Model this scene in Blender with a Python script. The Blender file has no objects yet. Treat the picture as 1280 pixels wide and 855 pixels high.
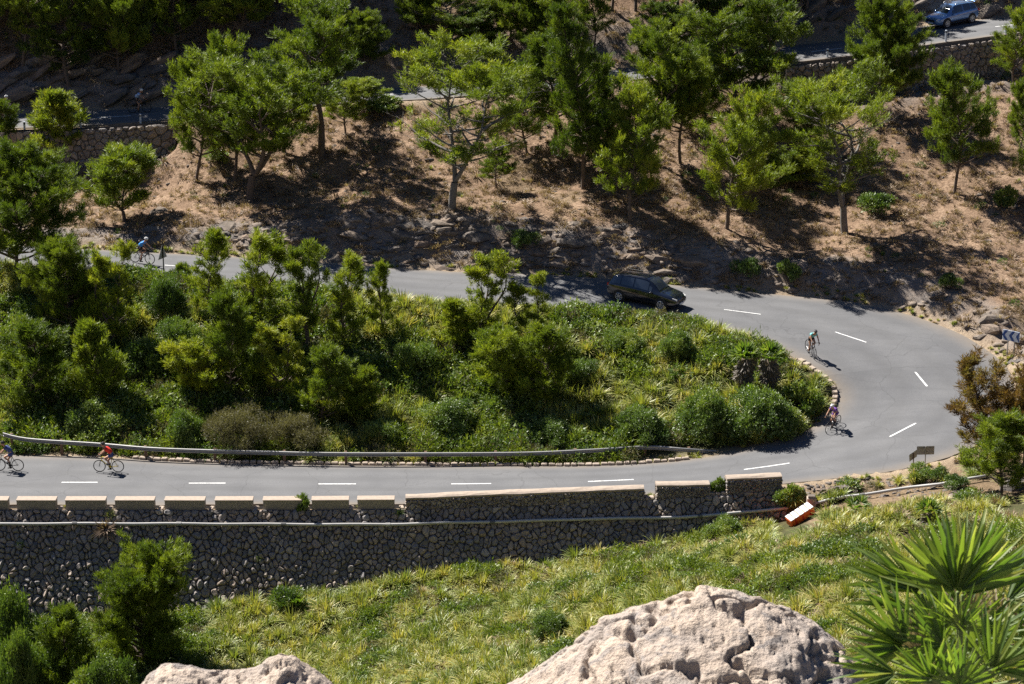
import bpy, bmesh, math, random, time
import numpy as np
from mathutils import Vector, Matrix, noise as mnoise
T0 = time.time()
R = math.radians
PI = math.pi
scene = bpy.context.scene
COL = scene.collection

# ------------------------------------------------------------------ camera, world, sun
F_PX, CX, CY = 3375.0, 640.0, 427.5          # focal length in pixels of the 1280x855 photograph
PITCH, CAM_H = 17.5, 52.5
cam_data = bpy.data.cameras.new("camera")
cam_data.sensor_width = 36.0
cam_data.lens = 36.0 * F_PX / 1280.0
cam_data.clip_start = 0.5
cam_data.clip_end = 9000.0
cam_data.dof.use_dof = True
cam_data.dof.focus_distance = 140.0
cam_data.dof.aperture_fstop = 16.0
cam = bpy.data.objects.new("camera", cam_data)
COL.objects.link(cam)
cam.location = (0, 0, CAM_H)
cam.rotation_euler = (R(90 - PITCH), 0, 0)
scene.camera = cam

SUN_DIR = Vector((-0.66, 0.60, 1.0)).normalized()     # towards the sun
SUN_EL = math.asin(SUN_DIR.z)
SUN_AZ = math.atan2(SUN_DIR.x, SUN_DIR.y)
world = bpy.data.worlds.new("World")
scene.world = world
world.use_nodes = True
wn = world.node_tree.nodes
wl = world.node_tree.links
wn.clear()
sky = wn.new("ShaderNodeTexSky")
sky.sky_type = 'NISHITA'
sky.sun_disc = False
sky.sun_elevation = SUN_EL
sky.sun_rotation = SUN_AZ
sky.altitude = 300
sky.air_density = 0.55
sky.dust_density = 0.05
sky.ozone_density = 6.0
bg = wn.new("ShaderNodeBackground")
bg.inputs['Strength'].default_value = 0.05
wo = wn.new("ShaderNodeOutputWorld")
wl.new(sky.outputs[0], bg.inputs['Color'])
wl.new(bg.outputs[0], wo.inputs['Surface'])
sun_data = bpy.data.lights.new("sun", 'SUN')
sun_data.energy = 5.0
sun_data.angle = R(0.5)
sun_data.color = (1.0, 0.955, 0.88)
sun = bpy.data.objects.new("sun", sun_data)
COL.objects.link(sun)
sun.rotation_euler = SUN_DIR.to_track_quat('Z', 'Y').to_euler()
sun.location = (-40, 120, 90)
scene.view_settings.view_transform = 'Standard'
scene.view_settings.look = 'None'
scene.view_settings.exposure = 1.25
scene.view_settings.gamma = 1.0
scene.cycles.max_bounces = 5
scene.cycles.diffuse_bounces = 1
scene.cycles.glossy_bounces = 2
scene.cycles.transmission_bounces = 4
scene.cycles.transparent_max_bounces = 6
scene.cycles.use_denoising = False

# ------------------------------------------------------------------ pixel <-> world
SP, CP = math.sin(R(PITCH)), math.cos(R(PITCH))
def ray(px, py):
    u = (px - CX) / F_PX; v = (CY - py) / F_PX
    return np.array([u, CP + v * SP, -SP + v * CP])
def WZ(px, py, z):                      # point of the pixel's ray at height z
    d = ray(px, py); t = (z - CAM_H) / d[2]
    return np.array([d[0] * t, d[1] * t, z])
def WY(px, py, y):                      # point of the pixel's ray at distance y
    d = ray(px, py); t = y / d[1]
    return np.array([d[0] * t, y, CAM_H + d[2] * t])
def to_px(p):
    x, y, z = p[..., 0], p[..., 1], p[..., 2] - CAM_H
    dep = y * CP - z * SP; up = y * SP + z * CP
    return CX + F_PX * x / dep, CY - F_PX * up / dep

# ------------------------------------------------------------------ helpers
def tag(o, label=None, cat=None, group=None, kind=None):
    if label: o['label'] = label
    if cat: o['category'] = cat
    if group: o['group'] = group
    if kind: o['kind'] = kind
    return o
def empty(name, loc=(0, 0, 0), rz=0.0):
    o = bpy.data.objects.new(name, None)
    COL.objects.link(o)
    o.empty_display_size = 0.2
    o.location = loc; o.rotation_euler = (0, 0, rz)
    return o
def link(name, mesh, parent=None, mat=None):
    o = bpy.data.objects.new(name, mesh)
    COL.objects.link(o)
    if mat is not None and not mesh.materials: mesh.materials.append(mat)
    if parent: o.parent = parent
    return o
def mesh_np(name, V, Fc, mat=None, smooth=False, attr=None):
    """V (n,3); Fc list of faces or (m,k) array; attr (n,) float values -> point attribute 'tint'"""
    me = bpy.data.meshes.new(name)
    V = np.asarray(V, dtype=np.float32)
    if isinstance(Fc, np.ndarray):
        m, k = Fc.shape
        me.vertices.add(len(V)); me.vertices.foreach_set('co', V.ravel())
        me.loops.add(m * k); me.loops.foreach_set('vertex_index', Fc.astype(np.int32).ravel())
        me.polygons.add(m)
        me.polygons.foreach_set('loop_start', np.arange(0, m * k, k, dtype=np.int32))
        me.polygons.foreach_set('loop_total', np.full(m, k, dtype=np.int32))
        me.update(calc_edges=True)
    else:
        me.from_pydata([tuple(map(float, v)) for v in V], [], [tuple(map(int, f)) for f in Fc])
        me.update()
    if smooth: me.polygons.foreach_set('use_smooth', np.ones(len(me.polygons), dtype=bool))
    if attr is not None:
        a = me.attributes.new('tint', 'FLOAT', 'POINT')
        a.data.foreach_set('value', np.asarray(attr, dtype=np.float32))
    if mat: me.materials.append(mat)
    return me
class MB:
    """collects simple solids into one mesh"""
    def __init__(s): s.v = []; s.f = []; s.m = []
    def add(s, V, Fc, mi=0):
        b = len(s.v); s.v.extend([tuple(map(float, p)) for p in V])
        for f in Fc: s.f.append(tuple(int(b + i) for i in f)); s.m.append(mi)
    def box(s, c, size, M=None, bev=0.0, mi=0):
        x, y, z = [a / 2 for a in size]
        bv = bev
        if bv > 0:
            V = []
            for sx in (-1, 1):
                for sy in (-1, 1):
                    for sz in (-1, 1):
                        V += [(sx * (x - bv), sy * (y - bv), sz * z), (sx * (x - bv), sy * y, sz * (z - bv)), (sx * x, sy * (y - bv), sz * (z - bv))]
            bm = bmesh.new()
            for v in V: bm.verts.new(v)
            r = bmesh.ops.convex_hull(bm, input=bm.verts[:])
            bm.verts.index_update()
            V = [v.co.copy() for v in bm.verts]; Fc = [[v.index for v in f.verts] for f in bm.faces]
            bm.free()
        else:
            V = [Vector((sx * x, sy * y, sz * z)) for sx in (-1, 1) for sy in (-1, 1) for sz in (-1, 1)]
            Fc = [(0, 1, 3, 2), (4, 6, 7, 5), (0, 4, 5, 1), (2, 3, 7, 6), (0, 2, 6, 4), (1, 5, 7, 3)]
        c = Vector(c)
        V = [((M @ Vector(v)) if M else Vector(v)) + c for v in V]
        s.add(V, Fc, mi)
    def tube(s, pts, rad, n=8, closed=False, cap=True, mi=0):
        pts = [Vector(map(float, p)) for p in pts]
        if not hasattr(rad, '__len__'): rad = [rad] * len(pts)
        V = []; N = len(pts); pu = None
        for i, p in enumerate(pts):
            a = pts[(i - 1) % N] if (closed or i > 0) else p
            b = pts[(i + 1) % N] if (closed or i < N - 1) else p
            t = (b - a).normalized()
            if pu is None:
                pu = t.orthogonal().normalized()
            u = (pu - t * pu.dot(t))
            u = u.normalized() if u.length > 1e-6 else t.orthogonal().normalized()
            pu = u; w = t.cross(u)
            for k in range(n):
                an = 2 * PI * k / n
                V.append(p + (u * math.cos(an) + w * math.sin(an)) * rad[i])
        Fc = []
        for i in range(N if closed else N - 1):
            for k in range(n):
                a = i * n + k; b = i * n + (k + 1) % n; j = (i + 1) % N
                Fc.append((a, b, j * n + (k + 1) % n, j * n + k))
        if cap and not closed:
            Fc.append(tuple(range(n))[::-1]); Fc.append(tuple((N - 1) * n + k for k in range(n)))
        s.add(V, Fc, mi)
    def sphere(s, c, r, seg=10, ring=7, sc=(1, 1, 1), mi=0):
        V = [(0, 0, 1)]
        for i in range(1, ring):
            th = PI * i / ring
            for k in range(seg):
                V.append((math.sin(th) * math.cos(2 * PI * k / seg), math.sin(th) * math.sin(2 * PI * k / seg), math.cos(th)))
        V.append((0, 0, -1))
        Fc = [(0, 1 + k, 1 + (k + 1) % seg) for k in range(seg)]
        for i in range(ring - 2):
            for k in range(seg):
                a = 1 + i * seg + k; b = 1 + i * seg + (k + 1) % seg
                Fc.append((a, a + seg, b + seg, b))
        L = len(V) - 1; o = 1 + (ring - 2) * seg
        Fc += [(L, o + (k + 1) % seg, o + k) for k in range(seg)]
        s.add([(c[0] + v[0] * r * sc[0], c[1] + v[1] * r * sc[1], c[2] + v[2] * r * sc[2]) for v in V], Fc, mi)
    def mesh(s, name, mats, smooth=False):
        me = bpy.data.meshes.new(name)
        me.from_pydata(s.v, [], s.f)
        if not isinstance(mats, (list, tuple)): mats = [mats]
        for m in mats: me.materials.append(m)
        me.polygons.foreach_set('material_index', s.m)
        if smooth: me.polygons.foreach_set('use_smooth', np.ones(len(me.polygons), dtype=bool))
        me.update()
        return me
    def build(s, name, mats, parent=None, smooth=False):
        return link(name, s.mesh(name, mats, smooth), parent)

# numpy value noise
_rs = np.random.RandomState(7)
_tab = _rs.rand(65536).astype(np.float32)
def _h(ix, iy, iz): return _tab[((ix * 73856093) ^ (iy * 19349663) ^ (iz * 83492791)) & 65535]
def vnoise(x, y, z=None):
    x = np.asarray(x, dtype=np.float64); y = np.asarray(y, dtype=np.float64)
    z = np.zeros_like(x) if z is None else np.asarray(z, dtype=np.float64)
    ix, iy, iz = np.floor(x).astype(np.int64), np.floor(y).astype(np.int64), np.floor(z).astype(np.int64)
    fx, fy, fz = x - ix, y - iy, z - iz
    fx, fy, fz = [f * f * (3 - 2 * f) for f in (fx, fy, fz)]
    r = 0
    for dx in (0, 1):
        for dy in (0, 1):
            for dz in (0, 1):
                r = r + _h(ix + dx, iy + dy, iz + dz) * (fx if dx else 1 - fx) * (fy if dy else 1 - fy) * (fz if dz else 1 - fz)
    return r * 2 - 1
def fbm(x, y, z=None, oct=4, gain=0.5):
    s = 0; a = 1; n = 0
    z = np.zeros_like(np.asarray(x, dtype=float)) if z is None else z
    for i in range(oct):
        s = s + a * vnoise(x * 2 ** i + 13.7 * i, y * 2 ** i + 5.1 * i, z * 2 ** i + 3.3 * i); n += a; a *= gain
    return s / n
def spline(P, per=8, closed=False):
    """Catmull-Rom through rows of P, per samples a span"""
    P = np.asarray(P, dtype=float); out = []
    for i in range(len(P) - 1):
        p0 = P[max(i - 1, 0)]; p1 = P[i]; p2 = P[i + 1]; p3 = P[min(i + 2, len(P) - 1)]
        for t in np.linspace(0, 1, per, endpoint=False):
            out.append(0.5 * ((2 * p1) + (-p0 + p2) * t + (2 * p0 - 5 * p1 + 4 * p2 - p3) * t * t + (-p0 + 3 * p1 - 3 * p2 + p3) * t ** 3))
    out.append(P[-1]); return np.array(out)
def resample(P, step):
    d = np.r_[0, np.cumsum(np.linalg.norm(np.diff(P[:, :2], axis=0), axis=1))]
    n = max(2, int(round(d[-1] / step)) + 1)
    s = np.linspace(0, d[-1], n)
    return np.stack([np.interp(s, d, P[:, k]) for k in range(P.shape[1])], 1)

# ------------------------------------------------------------------ materials
class NT:
    def __init__(s, name):
        s.m = bpy.data.materials.new(name); s.m.use_nodes = True
        s.n = s.m.node_tree.nodes; s.l = s.m.node_tree.links; s.n.clear()
        s.out = s.n.new('ShaderNodeOutputMaterial')
    def node(s, t, **kw):
        n = s.n.new(t)
        for k, v in kw.items():
            if k.startswith('i_'): 
                n.inputs[k[2:].replace('_', ' ')].default_value = v
            else: setattr(n, k, v)
        return n
    def c(s, a, b): s.l.new(a, b)
    def coord(s, kind='Object', scale=(1, 1, 1)):
        tc = s.node('ShaderNodeTexCoord'); mp = s.node('ShaderNodeMapping'); mp.inputs['Scale'].default_value = scale
        s.c(tc.outputs[kind], mp.inputs[0]); return mp.outputs[0]
    def world(s, scale=(1, 1, 1)):
        g = s.node('ShaderNodeNewGeometry'); mp = s.node('ShaderNodeMapping'); mp.inputs['Scale'].default_value = scale
        s.c(g.outputs['Position'], mp.inputs[0]); return mp.outputs[0]
    def noise(s, vec, scale, detail=4, rough=0.6, dist=0.0):
        n = s.node('ShaderNodeTexNoise'); n.inputs['Scale'].default_value = scale; n.inputs['Detail'].default_value = detail
        n.inputs['Roughness'].default_value = rough; n.inputs['Distortion'].default_value = dist
        s.c(vec, n.inputs['Vector']); return n.outputs['Fac']
    def ramp(s, fac, stops, interp='LINEAR'):
        r = s.node('ShaderNodeValToRGB'); e = r.color_ramp; e.interpolation = interp
        while len(e.elements) < len(stops): e.elements.new(0.5)
        for k, (p, c) in enumerate(stops):
            e.elements[k].position = p; e.elements[k].color = (c[0], c[1], c[2], 1)
        if fac is not None: s.c(fac, r.inputs[0])
        return r.outputs[0]
    def mix(s, fac, a, b, mode='MIX'):
        m = s.node('ShaderNodeMix', data_type='RGBA', blend_type=mode)
        for k, v in ((0, fac), (6, a), (7, b)):
            if isinstance(v, (int, float)): m.inputs[k].default_value = v
            elif isinstance(v, tuple): m.inputs[k].default_value = (v[0], v[1], v[2], 1)
            else: s.c(v, m.inputs[k])
        return m.outputs[2]
    def math(s, op, a, b=None, c=None):
        m = s.node('ShaderNodeMath', operation=op)
        for k, v in enumerate((a, b, c)):
            if v is None: continue
            if isinstance(v, (int, float)): m.inputs[k].default_value = v
            else: s.c(v, m.inputs[k])
        return m.outputs[0]
    def attr(s, name='tint'):
        a = s.node('ShaderNodeAttribute', attribute_name=name); return a.outputs['Fac']
    def rand(s): return s.node('ShaderNodeObjectInfo').outputs['Random']
    def bump(s, h, strength=0.5, dist=0.05):
        b = s.node('ShaderNodeBump'); b.inputs['Strength'].default_value = strength; b.inputs['Distance'].default_value = dist
        s.c(h, b.inputs['Height']); return b.outputs[0]
    def principled(s, color, rough=0.8, metal=0.0, normal=None, spec=0.3, coat=0.0):
        p = s.node('ShaderNodeBsdfPrincipled')
        if isinstance(color, tuple): p.inputs['Base Color'].default_value = (*color, 1)
        else: s.c(color, p.inputs['Base Color'])
        if isinstance(rough, (int, float)): p.inputs['Roughness'].default_value = rough
        else: s.c(rough, p.inputs['Roughness'])
        p.inputs['Metallic'].default_value = metal
        p.inputs['Specular IOR Level'].default_value = spec
        p.inputs['Coat Weight'].default_value = coat
        if normal is not None: s.c(normal, p.inputs['Normal'])
        s.c(p.outputs[0], s.out.inputs[0]); return p
def simple(name, color, rough=0.6, metal=0.0, spec=0.4, coat=0.0, var=0.15, scale=12, bump=0.0):
    t = NT(name); v = t.coord('Object')
    n = t.noise(v, scale, 3)
    c = t.mix(n, tuple(x * (1 - var) for x in color), tuple(min(1, x * (1 + var)) for x in color))
    nm = t.bump(n, bump, 0.02) if bump else None
    t.principled(c, rough, metal, nm, spec, coat)
    return t.m
def mat_asphalt():
    t = NT('asphalt'); v = t.world()
    a = t.noise(v, 0.35, 4, 0.55); b = t.noise(v, 45, 2, 0.7); s_ = t.noise(t.world((0.25, 1.6, 1)), 0.9, 4, 0.6)
    c = t.ramp(a, [(0.3, (0.112, 0.113, 0.119)), (0.7, (0.148, 0.148, 0.152))])
    c = t.mix(t.math('MULTIPLY', t.ramp(s_, [(0.45, (0, 0, 0)), (0.75, (1, 1, 1))]), 0.35), c, (0.085, 0.086, 0.09))
    g = t.ramp(b, [(0.35, (0.72, 0.72, 0.72)), (0.65, (1.22, 1.22, 1.22))])
    c = t.mix(1.0, c, g, 'MULTIPLY')
    # cracks and patches
    vo = t.node('ShaderNodeTexVoronoi', feature='DISTANCE_TO_EDGE'); vo.inputs['Scale'].default_value = 0.23
    nz = t.node('ShaderNodeTexNoise'); nz.inputs['Scale'].default_value = 0.8; nz.inputs['Detail'].default_value = 5
    t.c(v, nz.inputs['Vector'])
    mv = t.node('ShaderNodeVectorMath', operation='ADD'); t.c(v, mv.inputs[0]); t.c(nz.outputs['Color'], mv.inputs[1])
    t.c(mv.outputs[0], vo.inputs['Vector'])
    cr = t.ramp(vo.outputs['Distance'], [(0.0, (1, 1, 1)), (0.008, (0, 0, 0))])
    c = t.mix(t.math('MULTIPLY', cr, 0.35), c, (0.04, 0.04, 0.04))
    ln = t.attr('lane')
    c = t.mix(t.math('MULTIPLY', ln, t.math('ADD', t.math('MULTIPLY', t.noise(v, 0.5, 4), 0.7), 0.0)), c, (0.088, 0.088, 0.09))
    e = t.attr('edge')                                   # dust washed to the verge
    c = t.mix(t.math('MULTIPLY', e, t.math('ADD', t.noise(v, 1.3, 4), 0.25)), c, (0.19, 0.155, 0.12))
    t.principled(c, 0.85, 0, t.bump(b, 0.25, 0.01), 0.3); return t.m
def mat_ground():
    t = NT('hillside_soil'); v = t.world()
    n1 = t.noise(v, 0.5, 5, 0.65); n2 = t.noise(v, 5.0, 4, 0.7); n3 = t.noise(v, 22, 3, 0.7)
    dry = t.ramp(n1, [(0.3, (0.14, 0.09, 0.058)), (0.5, (0.29, 0.195, 0.128)), (0.72, (0.40, 0.285, 0.195))])
    dry = t.mix(t.ramp(n2, [(0.4, (0, 0, 0)), (0.62, (1, 1, 1))]), dry, (0.15, 0.095, 0.06))
    dry = t.mix(t.math('MULTIPLY', t.ramp(n3, [(0.55, (0, 0, 0)), (0.68, (1, 1, 1))]), 0.7), dry, (0.46, 0.35, 0.25))
    green = t.ramp(n2, [(0.3, (0.03, 0.04, 0.014)), (0.6, (0.065, 0.07, 0.026)), (0.8, (0.14, 0.115, 0.06))])
    rock = t.ramp(n2, [(0.3, (0.13, 0.12, 0.115)), (0.6, (0.27, 0.25, 0.235)), (0.8, (0.36, 0.32, 0.285))])
    vert = t.ramp(n2, [(0.3, (0.24, 0.18, 0.125)), (0.7, (0.42, 0.33, 0.23))])
    c = t.mix(t.attr('green'), dry, green)
    c = t.mix(t.attr('rock'), c, rock)
    c = t.mix(t.attr('verge'), c, vert)
    h = t.math('ADD', n2, t.math('MULTIPLY', n3, 0.5))
    t.principled(c, 0.95, 0, t.bump(h, 0.9, 0.12), 0.15); return t.m
def mat_rock(name, tint=(1, 1, 1), lo=0.16, hi=0.42, scale=1.0, rnd=True):
    t = NT(name); v = t.coord('Object', (scale,) * 3)
    n1 = t.noise(v, 2.2, 6, 0.65, 0.3); n2 = t.noise(v, 14, 4, 0.7)
    c = t.ramp(n1, [(0.28, tuple(lo * k for k in (0.95, 0.93, 0.93))), (0.55, tuple((lo + hi) / 2 * k for k in (1.03, 0.98, 0.92))), (0.78, tuple(hi * k for k in (1.04, 0.98, 0.9)))])
    c = t.mix(t.math('MULTIPLY', t.ramp(n2, [(0.56, (0, 0, 0)), (0.72, (1, 1, 1))]), 0.5), c, (0.10, 0.095, 0.09))
    c = t.mix(1.0, c, tint, 'MULTIPLY')
    if rnd:
        k = t.rand()
        c = t.mix(1.0, c, t.ramp(k, [(0, (0.7, 0.72, 0.78)), (0.5, (1, 0.93, 0.86)), (0.8, (1.2, 1.0, 0.85)), (1, (1.25, 1.2, 1.15))]), 'MULTIPLY')
    t.principled(c, 0.9, 0, t.bump(t.math('ADD', n1, t.math('MULTIPLY', n2, 0.4)), 0.8, 0.06), 0.2); return t.m
def mat_boulder():
    t = NT('pale_limestone'); v = t.coord('Object')
    n1 = t.noise(v, 2.6, 6, 0.65, 0.4); n2 = t.noise(v, 20, 5, 0.65); n3 = t.noise(v, 70, 3, 0.7); n4 = t.noise(v, 5, 6, 0.7, 1.0)
    c = t.ramp(n1, [(0.3, (0.25, 0.225, 0.205)), (0.45, (0.37, 0.31, 0.265)), (0.6, (0.46, 0.37, 0.295)), (0.75, (0.50, 0.42, 0.345))])
    c = t.mix(t.math('MULTIPLY', t.ramp(n4, [(0.54, (0, 0, 0)), (0.60, (1, 1, 1))]), 0.6), c, (0.21, 0.20, 0.20))
    c = t.mix(t.math('MULTIPLY', t.ramp(n2, [(0.60, (0, 0, 0)), (0.68, (1, 1, 1))]), 0.75), c, (0.12, 0.085, 0.065))
    h = t.math('ADD', t.math('MULTIPLY', n2, -1.0), t.math('MULTIPLY', n3, -0.15))
    t.principled(c, 0.92, 0, t.bump(h, 1.0, 0.035), 0.15); return t.m
def mat_stone():
    """rubble masonry: every stone has its own tone through the tint attribute"""
    t = NT('rubble_stone'); v = t.world()
    n2 = t.noise(v, 9, 4, 0.7)
    c = t.ramp(t.attr('tint'), [(0.0, (0.17, 0.155, 0.145)), (0.25, (0.27, 0.24, 0.22)), (0.5, (0.33, 0.26, 0.205)), (0.72, (0.27, 0.255, 0.25)), (0.88, (0.37, 0.295, 0.24)), (1.0, (0.43, 0.37, 0.31))])
    c = t.mix(t.math('MULTIPLY', t.ramp(n2, [(0.45, (0, 0, 0)), (0.75, (1, 1, 1))]), 0.6), c, (0.13, 0.12, 0.115))
    t.principled(c, 0.9, 0, t.bump(n2, 0.7, 0.03), 0.2); return t.m
def mat_leaf(name, stops, rmul=0.35, transl=0.4, tr_col=1.5, obj_r=0.25):
    """leaf colour from a per-shoot tint and a per-plant random value; lets light through"""
    t = NT(name)
    f = t.math('ADD', t.math('MULTIPLY', t.attr('tint'), 1 - obj_r), t.math('MULTIPLY', t.rand(), obj_r))
    c = t.ramp(f, stops)
    d = t.node('ShaderNodeBsdfPrincipled'); d.inputs['Roughness'].default_value = 0.55; d.inputs['Specular IOR Level'].default_value = rmul
    t.c(c, d.inputs['Base Color'])
    tr = t.node('ShaderNodeBsdfTranslucent')
    c2 = t.mix(1.0, c, (tr_col * 1.0, tr_col * 1.02, tr_col * 0.45), 'MULTIPLY')
    t.c(c2, tr.inputs['Color'])
    m = t.node('ShaderNodeMixShader'); m.inputs[0].default_value = transl
    t.c(d.outputs[0], m.inputs[1]); t.c(tr.outputs[0], m.inputs[2]); t.c(m.outputs[0], t.out.inputs[0])
    return t.m
M = {}
M['asphalt'] = mat_asphalt()
M['ground'] = mat_ground()
M['rock'] = mat_rock('limestone', (1.05, 0.97, 0.9), lo=0.08, hi=0.28)
M['boulder'] = mat_boulder()
M['stone'] = mat_stone()
M['mortar'] = simple('wall_mortar', (0.09, 0.08, 0.072), 0.95, var=0.4, scale=5, bump=0.5)
M['conc'] = simple('parapet_concrete', (0.27, 0.235, 0.195), 0.9, var=0.3, scale=6, bump=0.4)
M['cap'] = simple('cap_mortar', (0.34, 0.275, 0.22), 0.9, var=0.3, scale=5, bump=0.5)
tp_ = NT('road_paint'); vp_ = tp_.world(); np_ = tp_.noise(vp_, 9, 5, 0.75)
tp_.principled(tp_.mix(tp_.ramp(np_, [(0.52, (0, 0, 0)), (0.66, (1, 1, 1))]), (0.66, 0.66, 0.65), (0.24, 0.24, 0.24)), 0.7); M['paint'] = tp_.m
M['pipe'] = simple('pipe_plastic', (0.40, 0.39, 0.375), 0.5, var=0.2, scale=3)
M['coupling'] = simple('pipe_coupling', (0.12, 0.12, 0.12), 0.6)
M['galv'] = simple('galvanised_steel', (0.30, 0.295, 0.285), 0.5, metal=0.35, var=0.2, scale=3)
M['wood'] = simple('weathered_post_wood', (0.16, 0.10, 0.065), 0.85, var=0.35, scale=9, bump=0.3)
M['bark'] = simple('pine_bark', (0.13, 0.10, 0.08), 0.95, var=0.5, scale=5, bump=0.8)
M['bark_grey'] = simple('grey_dead_bark', (0.16, 0.145, 0.13), 0.9, var=0.35, scale=5, bump=0.6)
M['needle'] = mat_leaf('pine_needles', [(0.0, (0.022, 0.045, 0.008)), (0.35, (0.072, 0.112, 0.012)), (0.65, (0.165, 0.212, 0.020)), (1.0, (0.30, 0.31, 0.03))], transl=0.30, tr_col=1.8)
M['needle_brown'] = mat_leaf('rusty_juniper_needles', [(0.0, (0.06, 0.045, 0.018)), (0.35, (0.15, 0.085, 0.03)), (0.6, (0.16, 0.13, 0.035)), (1.0, (0.13, 0.17, 0.035))], transl=0.35, tr_col=1.5)
M['broad'] = mat_leaf('mastic_leaves', [(0.0, (0.035, 0.07, 0.014)), (0.4, (0.08, 0.14, 0.02)), (0.75, (0.16, 0.225, 0.032)), (1.0, (0.27, 0.29, 0.05))], rmul=0.9, transl=0.25, tr_col=1.6)
M['grey_leaf'] = mat_leaf('grey_brown_scrub_leaves', [(0.0, (0.08, 0.07, 0.04)), (0.4, (0.13, 0.12, 0.06)), (0.75, (0.17, 0.16, 0.085)), (1.0, (0.24, 0.19, 0.11))], transl=0.3, tr_col=1.2)
M['grass'] = mat_leaf('tussock_blades', [(0.0, (0.07, 0.12, 0.02)), (0.3, (0.16, 0.215, 0.04)), (0.6, (0.31, 0.32, 0.065)), (0.82, (0.48, 0.40, 0.12)), (1.0, (0.58, 0.48, 0.24))], rmul=0.9, transl=0.27, tr_col=1.4, obj_r=0.45)
M['straw'] = mat_leaf('dry_straw', [(0.0, (0.12, 0.085, 0.058)), (0.4, (0.25, 0.175, 0.12)), (0.8, (0.42, 0.315, 0.215)), (1.0, (0.36, 0.31, 0.13))], transl=0.25, tr_col=1.1, obj_r=0.45)
M['palm'] = mat_leaf('fan_palm_leaflets', [(0.0, (0.032, 0.072, 0.011)), (0.4, (0.085, 0.145, 0.02)), (0.75, (0.17, 0.23, 0.035)), (1.0, (0.46, 0.43, 0.16))], rmul=0.8, transl=0.42, tr_col=1.9)
M['palm_dead'] = mat_leaf('hanging_dead_fronds', [(0.0, (0.06, 0.05, 0.04)), (0.5, (0.13, 0.105, 0.08)), (1.0, (0.24, 0.20, 0.155))], transl=0.15, tr_col=1.0)
M['palm_dry'] = mat_leaf('withered_palm_leaflets', [(0.0, (0.16, 0.12, 0.07)), (0.5, (0.30, 0.24, 0.15)), (1.0, (0.46, 0.38, 0.25))], transl=0.25, tr_col=1.1)

# ------------------------------------------------------------------ roads: matched edge pairs (inner px, outer px, height)
ROAD_A = [  # lower arm -> hairpin -> upper arm
 ((-260, 553), (-260, 631), -0.05), ((-120, 560), (-120, 631), 0.0), ((0, 568), (0, 631), 0.0), ((120, 571), (120, 631), 0.0), ((215, 577), (215, 631), 0.0), ((330, 580), (330, 630), 0.0),
 ((500, 582), (500, 630), 0.0), ((650, 583), (650, 626), 0.1), ((760, 582), (790, 619), 0.25), ((850, 576), (905, 611), 0.45), ((915, 566), (985, 604), 0.65),
 ((965, 553), (1060, 596), 0.9), ((1002, 541), (1130, 586), 1.15), ((1030, 524), (1198, 567), 1.45), ((1045, 507), (1250, 535), 1.8),
 ((1047, 493), (1268, 497), 2.1), ((1040, 479), (1262, 465), 2.45), ((1024, 466), (1235, 438), 2.8), ((1000, 450), (1190, 413), 3.1), ((975, 439), (1135, 393), 3.3),
 ((945, 426), (1070, 379), 3.5), ((905, 412), (1000, 371), 3.7), ((865, 402), (930, 364), 3.85), ((800, 393), (850, 357), 4.0), ((740, 388), (770, 349), 4.15), ((640, 384), (650, 342), 4.4),
 ((560, 378), (560, 339), 4.6), ((480, 368), (480, 334), 4.8), ((400, 361), (395, 328), 5.0), ((300, 354), (290, 321), 5.25), ((180, 343), (180, 315), 5.5), ((60, 334), (60, 309), 5.7), ((-120, 322), (-120, 297), 6.0)]
ROAD_B = [  # upper road (outer = valley side first)
 ((-160, 172), (-160, 148), 8.9), ((0, 161), (0, 143), 9.3), ((110, 157), (110, 139), 9.6), ((215, 149), (215, 133), 9.95), ((320, 140), (320, 123), 10.35), ((425, 129), (425, 113), 10.8), ((530, 124), (530, 108), 11.15),
 ((650, 114), (650, 99), 11.6), ((760, 103), (760, 88), 12.0), ((870, 91), (870, 75), 12.45), ((981, 79), (981, 58), 12.9), ((1060, 70), (1060, 49), 13.2), ((1165, 55), (1165, 31), 13.6), ((1280, 40), (1280, 19), 14.05), ((1420, 22), (1420, 2), 14.5)]
def road_pts(R_):
    I = np.array([WZ(a[0], a[1], z) for a, b, z in R_]); O = np.array([WZ(b[0], b[1], z) for a, b, z in R_])
    S = spline(np.hstack([I, O]), 10)
    mid = (S[:, :3] + S[:, 3:]) / 2
    d = np.r_[0, np.cumsum(np.linalg.norm(np.diff(mid, axis=0), axis=1))]
    n = int(d[-1] / 0.8); s = np.linspace(0, d[-1], n)
    S = np.stack([np.interp(s, d, S[:, k]) for k in range(6)], 1)
    return S[:, :3], S[:, 3:]
AI, AO = road_pts(ROAD_A)
BI, BO = road_pts(ROAD_B)

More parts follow.
